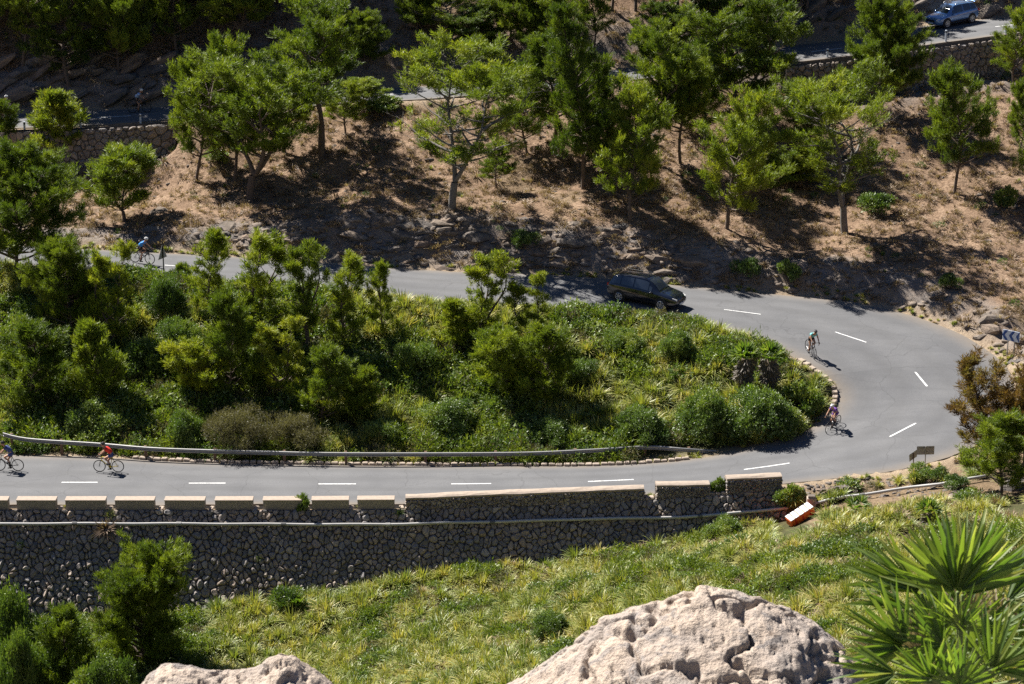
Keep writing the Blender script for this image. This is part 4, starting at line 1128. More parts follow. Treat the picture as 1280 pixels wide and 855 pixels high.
TREES = [
 # brown slope, left to right
 ('cone', 70, 205, 110, 62, 'small cone-shaped pine in front of the upper stone wall at top left', G1),
 ('bushy', 155, 278, 184, 88, 'low round bushy pine on the slope below the upper left wall', G1),
 ('open', 245, 228, 66, 84, 'slim yellow-green pine, left one of the three below the upper road at left', G1),
 ('open2', 293, 228, 42, 82, 'pine with a tall plume, middle one of the three below the upper road at left', G1),
 ('fork', 313, 252, 66, 150, 'broad pine with a forked trunk above the rocks, right one of the three at left', G1),
 ('fork2', 402, 197, -8, 118, 'dark-trunked leaning pine with a round top crossing the upper road', G1),
 ('open', 432, 168, 100, 54, 'small dark pine under the leaning round-topped pine', G1),
 ('bare', 565, 262, 52, 160, 'large pine with grey bare branches and a long straight trunk, centre left of the slope', G1),
 ('open', 659, 192, 100, 64, 'small pine with a thin short trunk between two taller ones', G1),
 ('tall2', 694, 197, 34, 80, 'pine with a dark straight trunk and high crown right of the bare-branched one', G1),
 ('tall', 728, 237, -4, 76, 'very tall narrow pine with a faded crown in the middle of the slope', G1),
 ('dense2', 808, 200, 20, 94, 'bright green pine with a rounded double top, upper centre of the slope', G1),
 ('open2', 789, 277, 104, 84, 'pine with a pale crooked trunk below the bright green rounded one', G1),
 ('tall2', 852, 205, 60, 60, 'dim pine tucked behind the pale-trunked pine', G1),
 ('dense2', 925, 165, -10, 118, 'big dark full pine overlapping the upper road, right of centre', G1),
 ('open2', 909, 287, 106, 96, 'yellow-green pine with thin trunk below the big full one', G1),
 ('dense', 1104, 138, -6, 88, 'large dense pine hiding part of the upper road left of the silver blue car', G1),
 ('bare', 1056, 292, 84, 152, 'wide pine with twisted grey dead lower branches above the bend', G1),
 ('open', 1193, 242, 76, 84, 'evenly crowned yellow-green pine on the slope at right', G1),
 ('open2', 1268, 110, 6, 56, 'pine at the right edge standing in front of the upper stone wall', G1),
 ('open', 1273, 196, 98, 44, 'slender small pine at the right edge halfway up the slope', G1),
 ('bare2', 1292, 262, 150, 60, 'curved-trunk pine cut by the right edge', G1),
 ('dense', 24, 345, 178, 130, 'big pine filling the left edge above the upper arm of the road', G1),
 ('cone2', 4, 205, 122, 40, 'small pine cut by the left edge below the upper road', G1),
 ('dense', 745, 178, 86, 66, 'dark pine in the shadows between the very tall narrow pine and the bright green one', G1),
 ('open2', 880, 178, 66, 76, 'dim green pine between the bright rounded pine and the big full one', G1),
 ('cone2', 1010, 180, 118, 54, 'dark low pine against the upper stone wall left of the large dense pine', G1),
 ('cone', 1000, 232, 178, 52, 'low green pine at the left foot of the wide dead-branched pine', G1),
 ('bushy', 455, 132, 96, 50, 'dark bushy pine at the roadside right of the leaning pine', G1),
 ('open', 620, 235, 176, 44, 'low sprawling pine shoot right of the long straight trunk', G1),
 ('dense2', 355, 190, 84, 72, 'pine overlapping the right side of the broad forked pine', G1),
 # beyond the upper road
 ('dense', 675, 70, -30, 84, 'dark full pine beyond the upper road between two paler ones', G3),
 ('dense2', 830, 84, -6, 80, 'shaded pine just beyond the upper road left of the big full pine', G3),
 ('dense', 455, 88, 10, 70, 'shadowed pine beyond the upper road right of the leaning round-topped one', G3),
 ('dense2', 900, 60, -40, 90, 'dark pine beyond the upper road behind the big full pine', G3),
 ('open', 755, 218, 128, 56, 'shaded small pine below the dark one in the middle of the slope', G1),
 ('open2', 962, 250, 168, 60, 'low yellow-green pine between the thin-trunked one and the dead-branched one', G1),
 ('dense', 520, 40, -30, 70, 'yellow-green pine at the top edge beyond the bare sandy patch', G3),
 ('dense2', 600, 74, 4, 84, 'green pine beyond the upper road behind the bare-branched pine', G3),
 ('open2', 742, 60, -40, 60, 'pale pine top showing right of the very tall narrow pine', G3),
 ('tall', 90, 112, -60, 90, 'dark pine in deep shade beyond the upper road at far left', G3),
 ('tall2', 30, 96, -80, 80, 'shaded pine in the top left corner', G3),
 ('dense', 150, 92, -60, 100, 'dense shaded pine beyond the white-helmeted cyclist', G3),
 ('tall', 222, 70, -90, 70, 'dark-trunked pine at the top edge above the white-helmeted cyclist', G3),
 ('dense2', 300, 62, -70, 110, 'shaded round pine at the top edge left of the leaning pine', G3),
 ('bare2', 562, 62, -30, 104, 'greyish twiggy pine beyond the upper road left of centre', G3),
 ('dense', 640, 50, -40, 90, 'dark green pine at the top edge above the bare-branched pine', G3),
 ('tall2', 698, 92, -30, 64, 'slim pale green pine behind the very tall narrow one', G3),
 ('tall', 764, 14, -160, 60, 'thin-trunked pine whose crown is above the top edge, left of three', G3),
 ('tall2', 796, 14, -150, 70, 'thick-trunked pine whose crown is above the top edge, middle of three', G3),
 ('tall', 850, 26, -140, 70, 'dark-trunked pine whose crown is above the top edge, right of three', G3),
 ('dense', 960, 30, -100, 110, 'shaded pine at the top edge right of the big full pine', G3),
 ('dense2', 1080, 8, -90, 110, 'dark pine above the silver blue car at the top edge', G3),
 ('tall', 1215, -12, -130, 80, 'dark pine at the top right corner beyond the car', G3),
 ('tall2', 1010, 14, -110, 80, 'narrow shaded pine beyond the upper road right of centre', G3),
 ('dense', 60, -2, -150, 140, 'pine above the top edge whose shade falls on the top left corner', G3),
 ('dense2', 140, 8, -140, 130, 'pine above the top edge second from the left', G3),
 ('dense', 235, 6, -150, 140, 'pine above the top edge, left of the dark-trunked one', G3),
 ('dense2', 350, 4, -120, 130, 'pine at the top edge beside the leaning pine', G3),
 ('dense2', -20, 60, -80, 120, 'shaded pine cut by the left edge beyond the upper road', G3),
 
 ('tall2', 1290, -16, -120, 80, 'pine above the top right corner', G3),
 ('dense', -140, -60, -250, 190, 'tall shade pine of the wood above the top edge of the picture', 'pines of the wood above the top edge'),
 ('dense', 20, -60, -250, 200, 'tall shade pine of the wood above the top edge of the picture', 'pines of the wood above the top edge'),
 ('dense', 170, -60, -250, 200, 'tall shade pine of the wood above the top edge of the picture', 'pines of the wood above the top edge'),
 ('dense2', 250, -90, -280, 190, 'tall shade pine of the wood above the top edge of the picture', 'pines of the wood above the top edge'),
 ('dense', 330, -70, -260, 170, 'tall shade pine of the wood above the top edge of the picture', 'pines of the wood above the top edge'),
 ('dense2', -190, 20, -170, 170, 'tall shade pine of the wood above the top edge of the picture', 'pines of the wood above the top edge'),
 ('dense', -110, -20, -210, 180, 'tall shade pine of the wood above the top edge of the picture', 'pines of the wood above the top edge'),
 ('dense2', 40, -150, -340, 200, 'tall shade pine of the wood above the top edge of the picture', 'pines of the wood above the top edge'),
 ('dense', 200, -150, -340, 200, 'tall shade pine of the wood above the top edge of the picture', 'pines of the wood above the top edge'),
 ('dense2', 880, -70, -260, 150, 'tall shade pine of the wood above the top edge of the picture', 'pines of the wood above the top edge'),
 ('dense2', 1330, -40, -230, 160, 'tall shade pine of the wood above the top edge of the picture', 'pines of the wood above the top edge'),
 # island
 ('young', 268, 400, 284, 66, 'thin young pine beside the upper arm just right of the triangular sign', G2),
 ('young2', 330, 430, 281, 78, 'tallest young pine of the island left half, twin topped, reaching over the road', G2),
 ('young3', 384, 440, 302, 56, 'young pine with a pointed top next right to the tallest twin topped one', G2),
 ('young2', 432, 440, 310, 62, 'young pine between the pointed one and the last one before the open shrubs', G2),
 ('young', 478, 425, 326, 48, 'small sunlit young pine at the right end of the left cluster', G2),
 ('cone2', 290, 500, 362, 72, 'dark full young pine below the thin one beside the road', G2),
 ('cone', 126, 515, 400, 66, 'sunlit small pine alone in the dark hollow at left', G2),
 ('dense', 88, 420, 296, 100, 'dense pine at the left of the island in front of the upper arm', G2),
 ('young2', 140, 440, 300, 62, 'yellow-green pine beside the upper arm below the blue-shirted cyclist', G2),
 ('cone2', 40, 520, 400, 100, 'dark pine in the hollow at the left edge', G2),
 ('bushy', 250, 500, 424, 84, 'bright bushy pine in the middle of the island left half', G2),
 ('cone2', 402, 535, 430, 78, 'brown-tipped bushy pine above the guard rail', G2),
 ('cone', 452, 530, 458, 50, 'small narrow pine right of the brown-tipped bushy one', G2),
 ('young3', 603, 440, 314, 62, 'thin sparse pine in the island centre reaching over the road', G2),
 ('young2', 658, 440, 341, 60, 'round-headed thin pine just right of the sparse one', G2),
 ('bushy', 632, 500, 404, 92, 'dark bushy young pine at the foot of the two thin ones', G2),
 ('cone2', 684, 510, 404, 84, 'shaded bushy pine at the centre of the island', G2),
 ('cone', 570, 440, 372, 54, 'small pine left of the sparse one in the island centre', G2),
 ('young2', 350, 500, 392, 66, 'shaded thin pine amid the left cluster', G2),
 # lower side
 ('big', 182, 838, 680, 118, 'big bushy green pine growing up against the retaining wall', None),
 ('cone2', 96, 880, 758, 80, 'smaller pine lower left of the big bushy one', None),
 ('rust', 1230, 590, 448, 120, 'rusty brown juniper-like tree beside the bend at the right edge', None),
 ('cone2', 1250, 618, 516, 92, 'green pine at the right edge in front of the rusty brown one', None),
 ('rust', 1280, 590, 445, 70, 'rusty brown tree cut by the right edge behind the green pine', None),
]
for t in TREES: place_pine(*t)

# leafy shrubs
def shrub(name, seed, Rr, Hh, n, leaf, mat, tint=.5, lump=9, spike=0.0):
    rs = np.random.RandomState(seed); rr = random.Random(seed); P = []; D = []; T = []
    tb = Tubes()
    for i in range(lump):
        az = i * 2.4 + rr.uniform(-.3, .3); az += rr.uniform(-.5, .5); q = math.sqrt((i + .5) / lump) * rr.uniform(.6, .98); c = np.array([math.cos(az) * q * Rr, math.sin(az) * q * Rr, Hh * (0.60 - 0.42 * q * q + rr.uniform(-.16, .26))]); r = Rr * rr.uniform(.16, .42) * (1 if lump < 12 else .8)
        tb.limb([(0, 0, -.1), tuple(c * 0.5 + np.array([0, 0, -.05])), tuple(c)], 0.03, 0.008, 4)
        k = n // lump; d = unit(rs.normal(size=(k, 3)) + np.array([0, 0, .35])); rad = r * rs.uniform(.55, 1.1, k) ** .6
        p = c + d * rad[:, None] * np.array([1, 1, .8]); p[:, 2] = np.maximum(p[:, 2], 0.02); p += rs.normal(size=(k, 3)) * .05 * Rr; P.append(p); D.append(d + rs.normal(size=(k, 3)) * .5 + np.array([0, 0, .6 + spike])); T.append(np.full(k, tint + rr.uniform(-.28, .28)) + rs.uniform(-.22, .22, k))
    P = np.vstack(P); D = np.vstack(D); T = np.concatenate(T)
    V, Fq, T = shoots(P, D, rs.uniform(.7, 1.3, len(P)) * leaf, 5, rs, 0.42 if spike < .5 else .2, 1.0, T)
    return tb.mb.mesh(name + '_stem', M['bark'], True), mesh_np(name + '_leaves', V, Fq, M[mat], attr=T), Rr, Hh
SV = {'mastic': shrub('mastic', 31, 1.0, 1.1, 1500, .16, 'broad', .38), 'mastic2': shrub('mastic2', 32, 1.0, 1.2, 1500, .17, 'broad', .6, 7), 'olive': shrub('olive', 33, 2.2, 2.1, 6500, .17, 'grey_leaf', .5, 22, .6),
      'mastic_big': shrub('mastic_big', 36, 2.2, 2.2, 6000, .17, 'broad', .40, 20), 'mastic2_big': shrub('mastic2_big', 37, 2.2, 2.3, 6000, .17, 'broad', .6, 18), 'light_big': shrub('light_big', 38, 2.2, 2.3, 6000, .17, 'broad', .75, 18),
      'light': shrub('light', 34, 1.0, 1.3, 1400, .17, 'broad', .8, 8), 'heath': shrub('heath', 35, 1.0, 1.2, 1800, .17, 'needle', .45, 10, .8)}
def place_shrub(kind, bx, by, top, wpx, label, name='shrub', group=None):
    if wpx > 54 and kind + '_big' in SV: kind += '_big'
    st_, lv, Rn, Hn = SV[kind]; p = hit(bx, by); dep = p[1] * CP - (p[2] - CAM_H) * SP; h = max(.3, WY(bx, top, p[1])[2] - p[2]); w = wpx / F_PX * dep
    o = empty(name, tuple(p), random.Random(int(bx + by)).uniform(0, 6)); o.scale = (w / 2 / Rn * .95, w / 2 / Rn * .95, h / Hn); link('stem', st_, o); link('foliage', lv, o); tag(o, label, 'shrub', group)
for a in [('olive', 300, 562, 512, 96, 'wide grey-brown heath shrub behind the guard rail'), ('olive', 366, 562, 518, 88, 'grey-brown shrub adjoining the wide one behind the guard rail'), ('mastic2', 232, 560, 515, 60, 'green shrub left of the grey-brown heath shrub'),
          ('mastic', 205, 395, 352, 60, 'grey-green shrub at the roadside near the triangular sign'), ('heath', 228, 352, 330, 30, 'dark brown-green round shrub right beside the triangular sign'),
          ('mastic', 880, 546, 495, 92, 'dark mastic shrub above the right end of the guard rail'), ('mastic', 950, 548, 494, 100, 'dark mastic shrub at the tip of the green island'), ('mastic2', 1002, 520, 482, 52, 'small bright shrub against the curved kerb'), ('light', 985, 545, 515, 46, 'yellow-green shrub at the road edge near the purple cyclist'),
          ('mastic', 800, 554, 512, 80, 'olive-toned shrub above the guard rail right of centre'), ('light', 520, 470, 420, 70, 'bright leafy shrub in the open middle of the island'), ('mastic2', 300, 470, 425, 70, 'leafy shrub between the pines of the left cluster'), ('light', 780, 445, 410, 60, 'bright shrub below the dark car'),
          ('mastic2', 560, 540, 500, 84, 'leafy mound above the guard rail left of the island centre'), ('mastic2', 120, 548, 505, 90, 'leafy mound in the hollow behind the left end of the guard rail'), ('light', 480, 555, 522, 60, 'yellow-green mound behind the guard rail'), ('mastic2', 185, 470, 425, 74, 'leafy mound in the dark hollow beside the small sunlit pine'), ('light', 720, 480, 445, 60, 'bright mound right of the shaded bushy pine'),
          ('mastic2', 845, 450, 415, 56, 'leafy mound between the dark car and the shaggy palms'), ('light', 225, 440, 395, 64, 'pale green mound near the triangular sign, lower down'), ('mastic', 690, 555, 526, 70, 'low dark shrub behind the guard rail right of the centre'),
          ('mastic2', 378, 648, 620, 26, 'leafy bush hanging over the concrete parapet blocks'), ('light', 52, 640, 628, 16, 'green tuft at the foot of a concrete parapet block'), ('mastic2', 898, 618, 600, 22, 'grassy bush in the gap of the stone parapet'),
          ('mastic', 18, 850, 748, 90, 'dark shrub in the lower left corner against the wall'), ('light', 55, 880, 795, 80, 'light green shrub at the bottom left'), ('mastic2', 130, 900, 822, 100, 'bright shrub at the bottom edge below the big bushy pine'), ('mastic', 25, 900, 800, 70, 'dark leafy shrub at the bottom left edge'),
          ('mastic2', 905, 682, 648, 66, 'leafy shrub at the foot of the wall near its right end'), ('mastic2', 988, 636, 610, 40, 'leafy shrub between the parapet end and the pillar stub'), ('mastic', 360, 768, 738, 48, 'dark leafy tuft at the foot of the retaining wall'), ('mastic', 690, 800, 768, 60, 'dark leafy patch in the yellow grass'),
          ('mastic', 1195, 612, 596, 34, 'grey-green shrub beneath the trees at the right edge'), ('light', 1150, 602, 582, 34, 'yellow-green tuft at the foot of the sign posts'), ('mastic', 1172, 602, 586, 34, 'dark low shrub right of the sign posts'),
          ('mastic2', 985, 352, 328, 30, 'green shrub on the slope edge above the bend, left one'), ('mastic', 935, 348, 325, 36, 'green shrub on the rocks right of the dark car'), ('mastic', 1185, 362, 344, 28, 'small dark shrub above the rocks of the bend'), ('mastic2', 1258, 260, 236, 30, 'small yellow-green shrub on the slope at the right edge'),
          ('mastic', 655, 312, 290, 34, 'dark shrub on top of the rocks above the upper arm'), ('mastic2', 480, 140, 122, 50, 'dark low shrub at the edge of the upper road'), ('mastic', 1095, 268, 244, 50, 'dark shrub under the wide pine with dead branches'), ('light', 272, 205, 184, 34, 'fresh green shrub between the trunks of the three left pines'), ('mastic2', 170, 215, 195, 60, 'low spreading shrub at the foot of the upper left wall')]:
    place_shrub(*a)

# blades and tussocks
def tussock(name, seed, n, L, arch, mat, w=0.030, tint=.5, rad=.16):
    rs = np.random.RandomState(seed); V = []; T = []; Fc = []
    for i in range(n):
        az = rs.uniform(0, 2 * PI); e = rs.uniform(.15, 1.0); r0 = rs.uniform(0, rad); l = L * rs.uniform(.55, 1.1)
        d = np.array([math.cos(az), math.sin(az), 0]); side = np.array([-d[1], d[0], 0]) * w; tt = np.clip(tint + rs.uniform(-.3, .3), 0, 1); b = len(V)
        for k, q in enumerate((0, .4, .75, 1.0)):
            p = d * (r0 + l * (q * .35 + arch * q * q) * e) + np.array([0, 0, l * (q - .62 * q * q * e * (0.6 + arch))])
            s = side * (1 - .8 * q)
            if k < 3: V += [p - s, p + s]; T += [tt * .85, tt * .85]
            else: V.append(p); T.append(min(1, tt + .15))
        Fc += [(b, b + 1, b + 3, b + 2), (b + 2, b + 3, b + 5, b + 4), (b + 4, b + 5, b + 6)]
    return mesh_np(name, np.array(V), Fc, M[mat], attr=T)
def blob(name, seed, mat, n=160, Rr=.45, Hh=.45, leaf=.13, tint=.5, w=.45):
    rs = np.random.RandomState(seed); d = unit(rs.normal(size=(n, 3)) * [1, 1, .7] + [0, 0, .6]); P = d * [Rr, Rr, Hh] * rs.uniform(.5, 1, (n, 1)); P[:, 2] = np.maximum(P[:, 2], 0.02)
    V, Fq, T = shoots(P, d + [0, 0, .4], rs.uniform(.7, 1.3, n) * leaf, 4, rs, w, 1.0, tint + rs.uniform(-.25, .25, n)); return mesh_np(name, V, Fq, M[mat], attr=T)
def source(name, meshes):
    c = bpy.data.collections.new(name)
    for i, m in enumerate(meshes):
        o = bpy.data.objects.new('%s_%02d' % (name, i), m); c.objects.link(o)
    return c
def scatter(name, coll, P, S, rs, kind='stuff', tilt=.15):
    n = len(P); me = bpy.data.meshes.new(name); me.vertices.add(n); me.vertices.foreach_set('co', np.asarray(P, np.float32).ravel())
    for nm, ty, val in (('rot', 'FLOAT_VECTOR', np.stack([rs.normal(size=n) * tilt, rs.normal(size=n) * tilt, rs.uniform(0, 6.28, n)], 1)), ('scl', 'FLOAT_VECTOR', S)):
        a = me.attributes.new(nm, ty, 'POINT'); a.data.foreach_set('vector', np.asarray(val, np.float32).ravel())
    o = link(name, me); tag(o, kind=kind)
    ng = bpy.data.node_groups.new(name, 'GeometryNodeTree'); ng.interface.new_socket('Geometry', in_out='INPUT', socket_type='NodeSocketGeometry'); ng.interface.new_socket('Geometry', in_out='OUTPUT', socket_type='NodeSocketGeometry')
    N = ng.nodes; gi = N.new('NodeGroupInput'); go = N.new('NodeGroupOutput'); ip = N.new('GeometryNodeInstanceOnPoints'); ci = N.new('GeometryNodeCollectionInfo')
    ci.inputs['Collection'].default_value = coll; ci.inputs['Separate Children'].default_value = True; ci.inputs['Reset Children'].default_value = True; ip.inputs['Pick Instance'].default_value = True
    ra = N.new('GeometryNodeInputNamedAttribute'); ra.data_type = 'FLOAT_VECTOR'; ra.inputs[0].default_value = 'rot'; sa = N.new('GeometryNodeInputNamedAttribute'); sa.data_type = 'FLOAT_VECTOR'; sa.inputs[0].default_value = 'scl'
    rv = N.new('FunctionNodeRandomValue'); rv.data_type = 'INT'; rv.inputs[4].default_value = 0; rv.inputs[5].default_value = len(coll.objects) - 1; rv.inputs['Seed'].default_value = 3
    K = ng.links
    K.new(gi.outputs[0], ip.inputs['Points']); K.new(ci.outputs[0], ip.inputs['Instance']); K.new(rv.outputs[2], ip.inputs['Instance Index'])
    e2r = N.new('FunctionNodeEulerToRotation'); K.new(ra.outputs[0], e2r.inputs[0]); K.new(e2r.outputs[0], ip.inputs['Rotation']); K.new(sa.outputs[0], ip.inputs['Scale']); K.new(ip.outputs[0], go.inputs[0])
    md = o.modifiers.new('scatter', 'NODES'); md.node_group = ng
    return o
rs = np.random.RandomState(99)
src_green = source('green_tussock_source', [tussock('tussock_a', 1, 110, .85, .55, 'grass', tint=.42), tussock('tussock_b', 2, 110, .8, .7, 'grass', tint=.55), tussock('tussock_c', 3, 90, .75, .8, 'grass', tint=.35), tussock('tussock_d', 4, 100, .9, .6, 'grass', tint=.65)])
src_yel = source('yellow_tussock_source', [tussock('tussock_e', 5, 100, .8, .55, 'grass', tint=.66), tussock('tussock_f', 6, 100, .7, .7, 'grass', tint=.8), tussock('tussock_g', 7, 90, .75, .6, 'grass', tint=.6), tussock('tussock_h', 8, 90, .6, .7, 'straw', tint=.7)])
src_bush = source('undergrowth_source', [blob('low_bush_a', 1, 'broad', 220, tint=.45), blob('low_bush_b', 2, 'broad', 220, tint=.75), blob('low_bush_c', 3, 'needle', tint=.5, w=.2, leaf=.18), blob('low_bush_d', 4, 'grey_leaf', tint=.4, w=.25)])
src_dry = source('dry_tuft_source', [tussock('dry_a', 11, 46, .34, .8, 'straw', .018, .45, .2), tussock('dry_b', 12, 46, .28, .9, 'straw', .02, .65, .25), blob('dry_c', 13, 'straw', 60, .3, .16, .12, .35, .3), tussock('dry_d', 14, 40, .30, .7, 'straw', .016, .85, .15)])
def sample(n, x0, x1, y0, y1, cond):
    x = rs.uniform(x0, x1, n); y = rs.uniform(y0, y1, n); dA_ = road_field(AI, AO, x, y)[0]; dB_ = road_field(BI, BO, x, y)[0]; m = cond(x, y, np.minimum(dA_, dB_)); x, y = x[m], y[m]
    z = hgt(x, y); P = np.stack([x, y, z], 1); px, py = to_px(P); k = (px > -330) & (px < 1620) & (py > -60) & (py < 930); return P[k]
isl = lambda x, y: pip(AI[:, :2], x, y) & (y > 140)
wy = lambda x: np.interp(x, WALL_LINE[:, 0], WALL_LINE[:, 1])
def sc(P, lo, hi): s = rs.uniform(lo, hi, len(P)); return np.stack([s * rs.uniform(.9, 1.2, len(P)), s * rs.uniform(.9, 1.2, len(P)), s * rs.uniform(.8, 1.15, len(P))], 1)
P = sample(9500, -44, 26, 140, 170, lambda x, y, d: isl(x, y) & (d > .55)); m = fbm(P[:, 0] / 5, P[:, 1] / 5) > 0.05
P = P[(P[:, 1] > 144) | (rs.rand(len(P)) < .8)]; qx_, qy_ = to_px(P); P = P[~((qx_ > 790) & (qx_ < 925) & (qy_ > 556))]
m = (fbm(P[:, 0] / 4.5, P[:, 1] / 4.5) + np.where(P[:, 0] < -12, .22, .02)) > 0.05
dd = road_field(AI, AO, P[:, 0], P[:, 1])[0]; near_ = np.clip(.45 + dd * .35, .45, 1)
scatter('island_tussock_grass', src_green, P[~m], sc(P[~m], .9, 1.6) * near_[~m][:, None], rs)
scatter('island_undergrowth', src_bush, P[m], sc(P[m], .9, 2.2) * near_[m][:, None], rs)
wall_foot = lambda x, y: y < np.interp(x, WB[:, 0], WB[:, 1]) - 0.1
endx = WALL_LINE[-1][0]
P = sample(28000, -60, 64, 104, 143, lambda x, y, d: np.where(x < endx + .3, wall_foot(x, y), (d > .9)) )
px_, py_ = to_px(P); bare_ = (px_ > 985) & (py_ < 628) & (rs.rand(len(P)) > .22) | ((px_ > 1000) & (py_ < 700) & (fbm(P[:, 0] / 2, P[:, 1] / 2) > .12))
P = P[~bare_]; px_, py_ = to_px(P); pl_ = np.interp(px_, [1019, 1085, 1142, 1205, 1232], [630, 618.5, 610, 600, 596.5]); P = P[~((px_ > 1015) & (px_ < 1236) & (py_ > pl_ + 2) & (py_ < pl_ + 24))]; px_, py_ = to_px(P); P = P[~((px_ > 962) & (px_ < 1032) & (py_ > 632) & (py_ < 686 - (px_ - 962) * .25))]; px_, py_ = to_px(P)
m = (px_ < 260) & (fbm(P[:, 0] / 3, P[:, 1] / 3) > -.25) | (fbm(P[:, 0] / 2.4, P[:, 1] / 2.4) > .2)
yel = (1.3 * fbm(P[:, 0] / 5 + 3, P[:, 1] / 3) + (px_ - 560) / 900 + (py_ - 760) / 900) > 0.02
scatter('slope_undergrowth', src_bush, P[m], sc(P[m], .8, 1.6), rs)
scatter('slope_green_grass', src_green, P[~m & ~yel], sc(P[~m & ~yel], .8, 1.5), rs)
scatter('slope_yellow_grass', src_yel, P[~m & yel], sc(P[~m & yel], .75, 1.4), rs)
P = sample(28000, -66, 74, 150, 216, lambda x, y, d: ~isl(x, y) & (d > .7) & (x > -70))
scatter('dry_slope_litter', src_dry, P, sc(P, .4, 1.5), rs, tilt=.3)
P = sample(2600, -60, 62, 150, 216, lambda x, y, d: ~isl(x, y) & (d > .5) & (fbm(x / 4, y / 4) > .12))
scatter('slope_low_bushes', source('slope_bush_source', [blob('slope_bush_a', 21, 'grey_leaf', 120, tint=.35, w=.3), blob('slope_bush_b', 22, 'broad', 120, tint=.3), tussock('slope_bush_c', 23, 60, .5, .6, 'grass', tint=.5)]), P, sc(P, .3, .8), rs)
# verge tufts on both road sides
P = sample(30000, -46, 50, 136, 175, lambda x, y, d: (d > .12) & (d < .8) & (fbm(x / 2, y / 2) > 0.0))
P = P[:2200]; scatter('verge_grass', src_yel, P, sc(P, .22, .5), rs)
# wisps of grass rooted in the retaining wall
def wall_tuft(px, d, L, label):
    q = wmap(wall_s(px), d, .05); o = link('grass_tuft', bpy.data.meshes['tussock_h'] if L > .9 else bpy.data.meshes['tussock_c']); o.location = q; o.scale = (L, L, L); o.rotation_euler = (.9, 0, 0); tag(o, label, 'grass tuft'); return o
wall_tuft(134, .9, 1.5, 'straw-coloured grass tussock hanging from the wall by the pipe above the big pine')
wall_tuft(138, .25, .6, 'small yellow tuft just above the pipe, over the hanging straw tussock')
wall_tuft(28, 1.6, .5, 'tiny green weed in the retaining wall below the pipe at far left')
wall_tuft(325, 2.2, .5, 'tiny green weed in the middle of the retaining wall')
wall_tuft(638, 3.0, .55, 'dark weed growing out of the retaining wall right of centre')
wall_tuft(500, .2, .5, 'dark weed beside the last concrete parapet block')
print('vegetation done', round(time.time() - T0, 1))

# ------------------------------------------------------------------ bicycles and riders
M['black'] = simple('black_rubber', (0.02, 0.02, 0.022), 0.6, var=0.1)
M['carbon'] = simple('black_frame_paint', (0.02, 0.02, 0.024), 0.3, var=0.1)
M['alu'] = simple('bare_aluminium', (0.6, 0.6, 0.6), 0.35, metal=0.8)
M['skin'] = simple('tanned_skin', (0.46, 0.25, 0.16), 0.55, var=0.08)
M['shortsm'] = simple('black_lycra', (0.018, 0.018, 0.022), 0.55)
def wheel_parts():
    tyre = MB(); tyre.tube([(.325 * math.cos(a), 0, .325 * math.sin(a)) for a in np.linspace(0, 2 * PI, 28, endpoint=False)], .0145, 6, closed=True)
    rim = MB(); rim.tube([(.300 * math.cos(a), 0, .300 * math.sin(a)) for a in np.linspace(0, 2 * PI, 28, endpoint=False)], .012, 4, closed=True)
    sp = MB()
    for i in range(16):
        a = i * PI / 8; sp.tube([(.02 * math.cos(a + .5), .02 * (-1) ** i, .02 * math.sin(a + .5)), (.295 * math.cos(a), 0, .295 * math.sin(a))], .002, 3)
    hub = MB(); hub.tube([(0, -.045, 0), (0, .045, 0)], .022, 8)
    return tyre.mesh('tyre', M['black'], True), rim.mesh('rim', M['carbon'], True), sp.mesh('spokes', M['carbon']), hub.mesh('hub', M['alu'])
WP = wheel_parts()
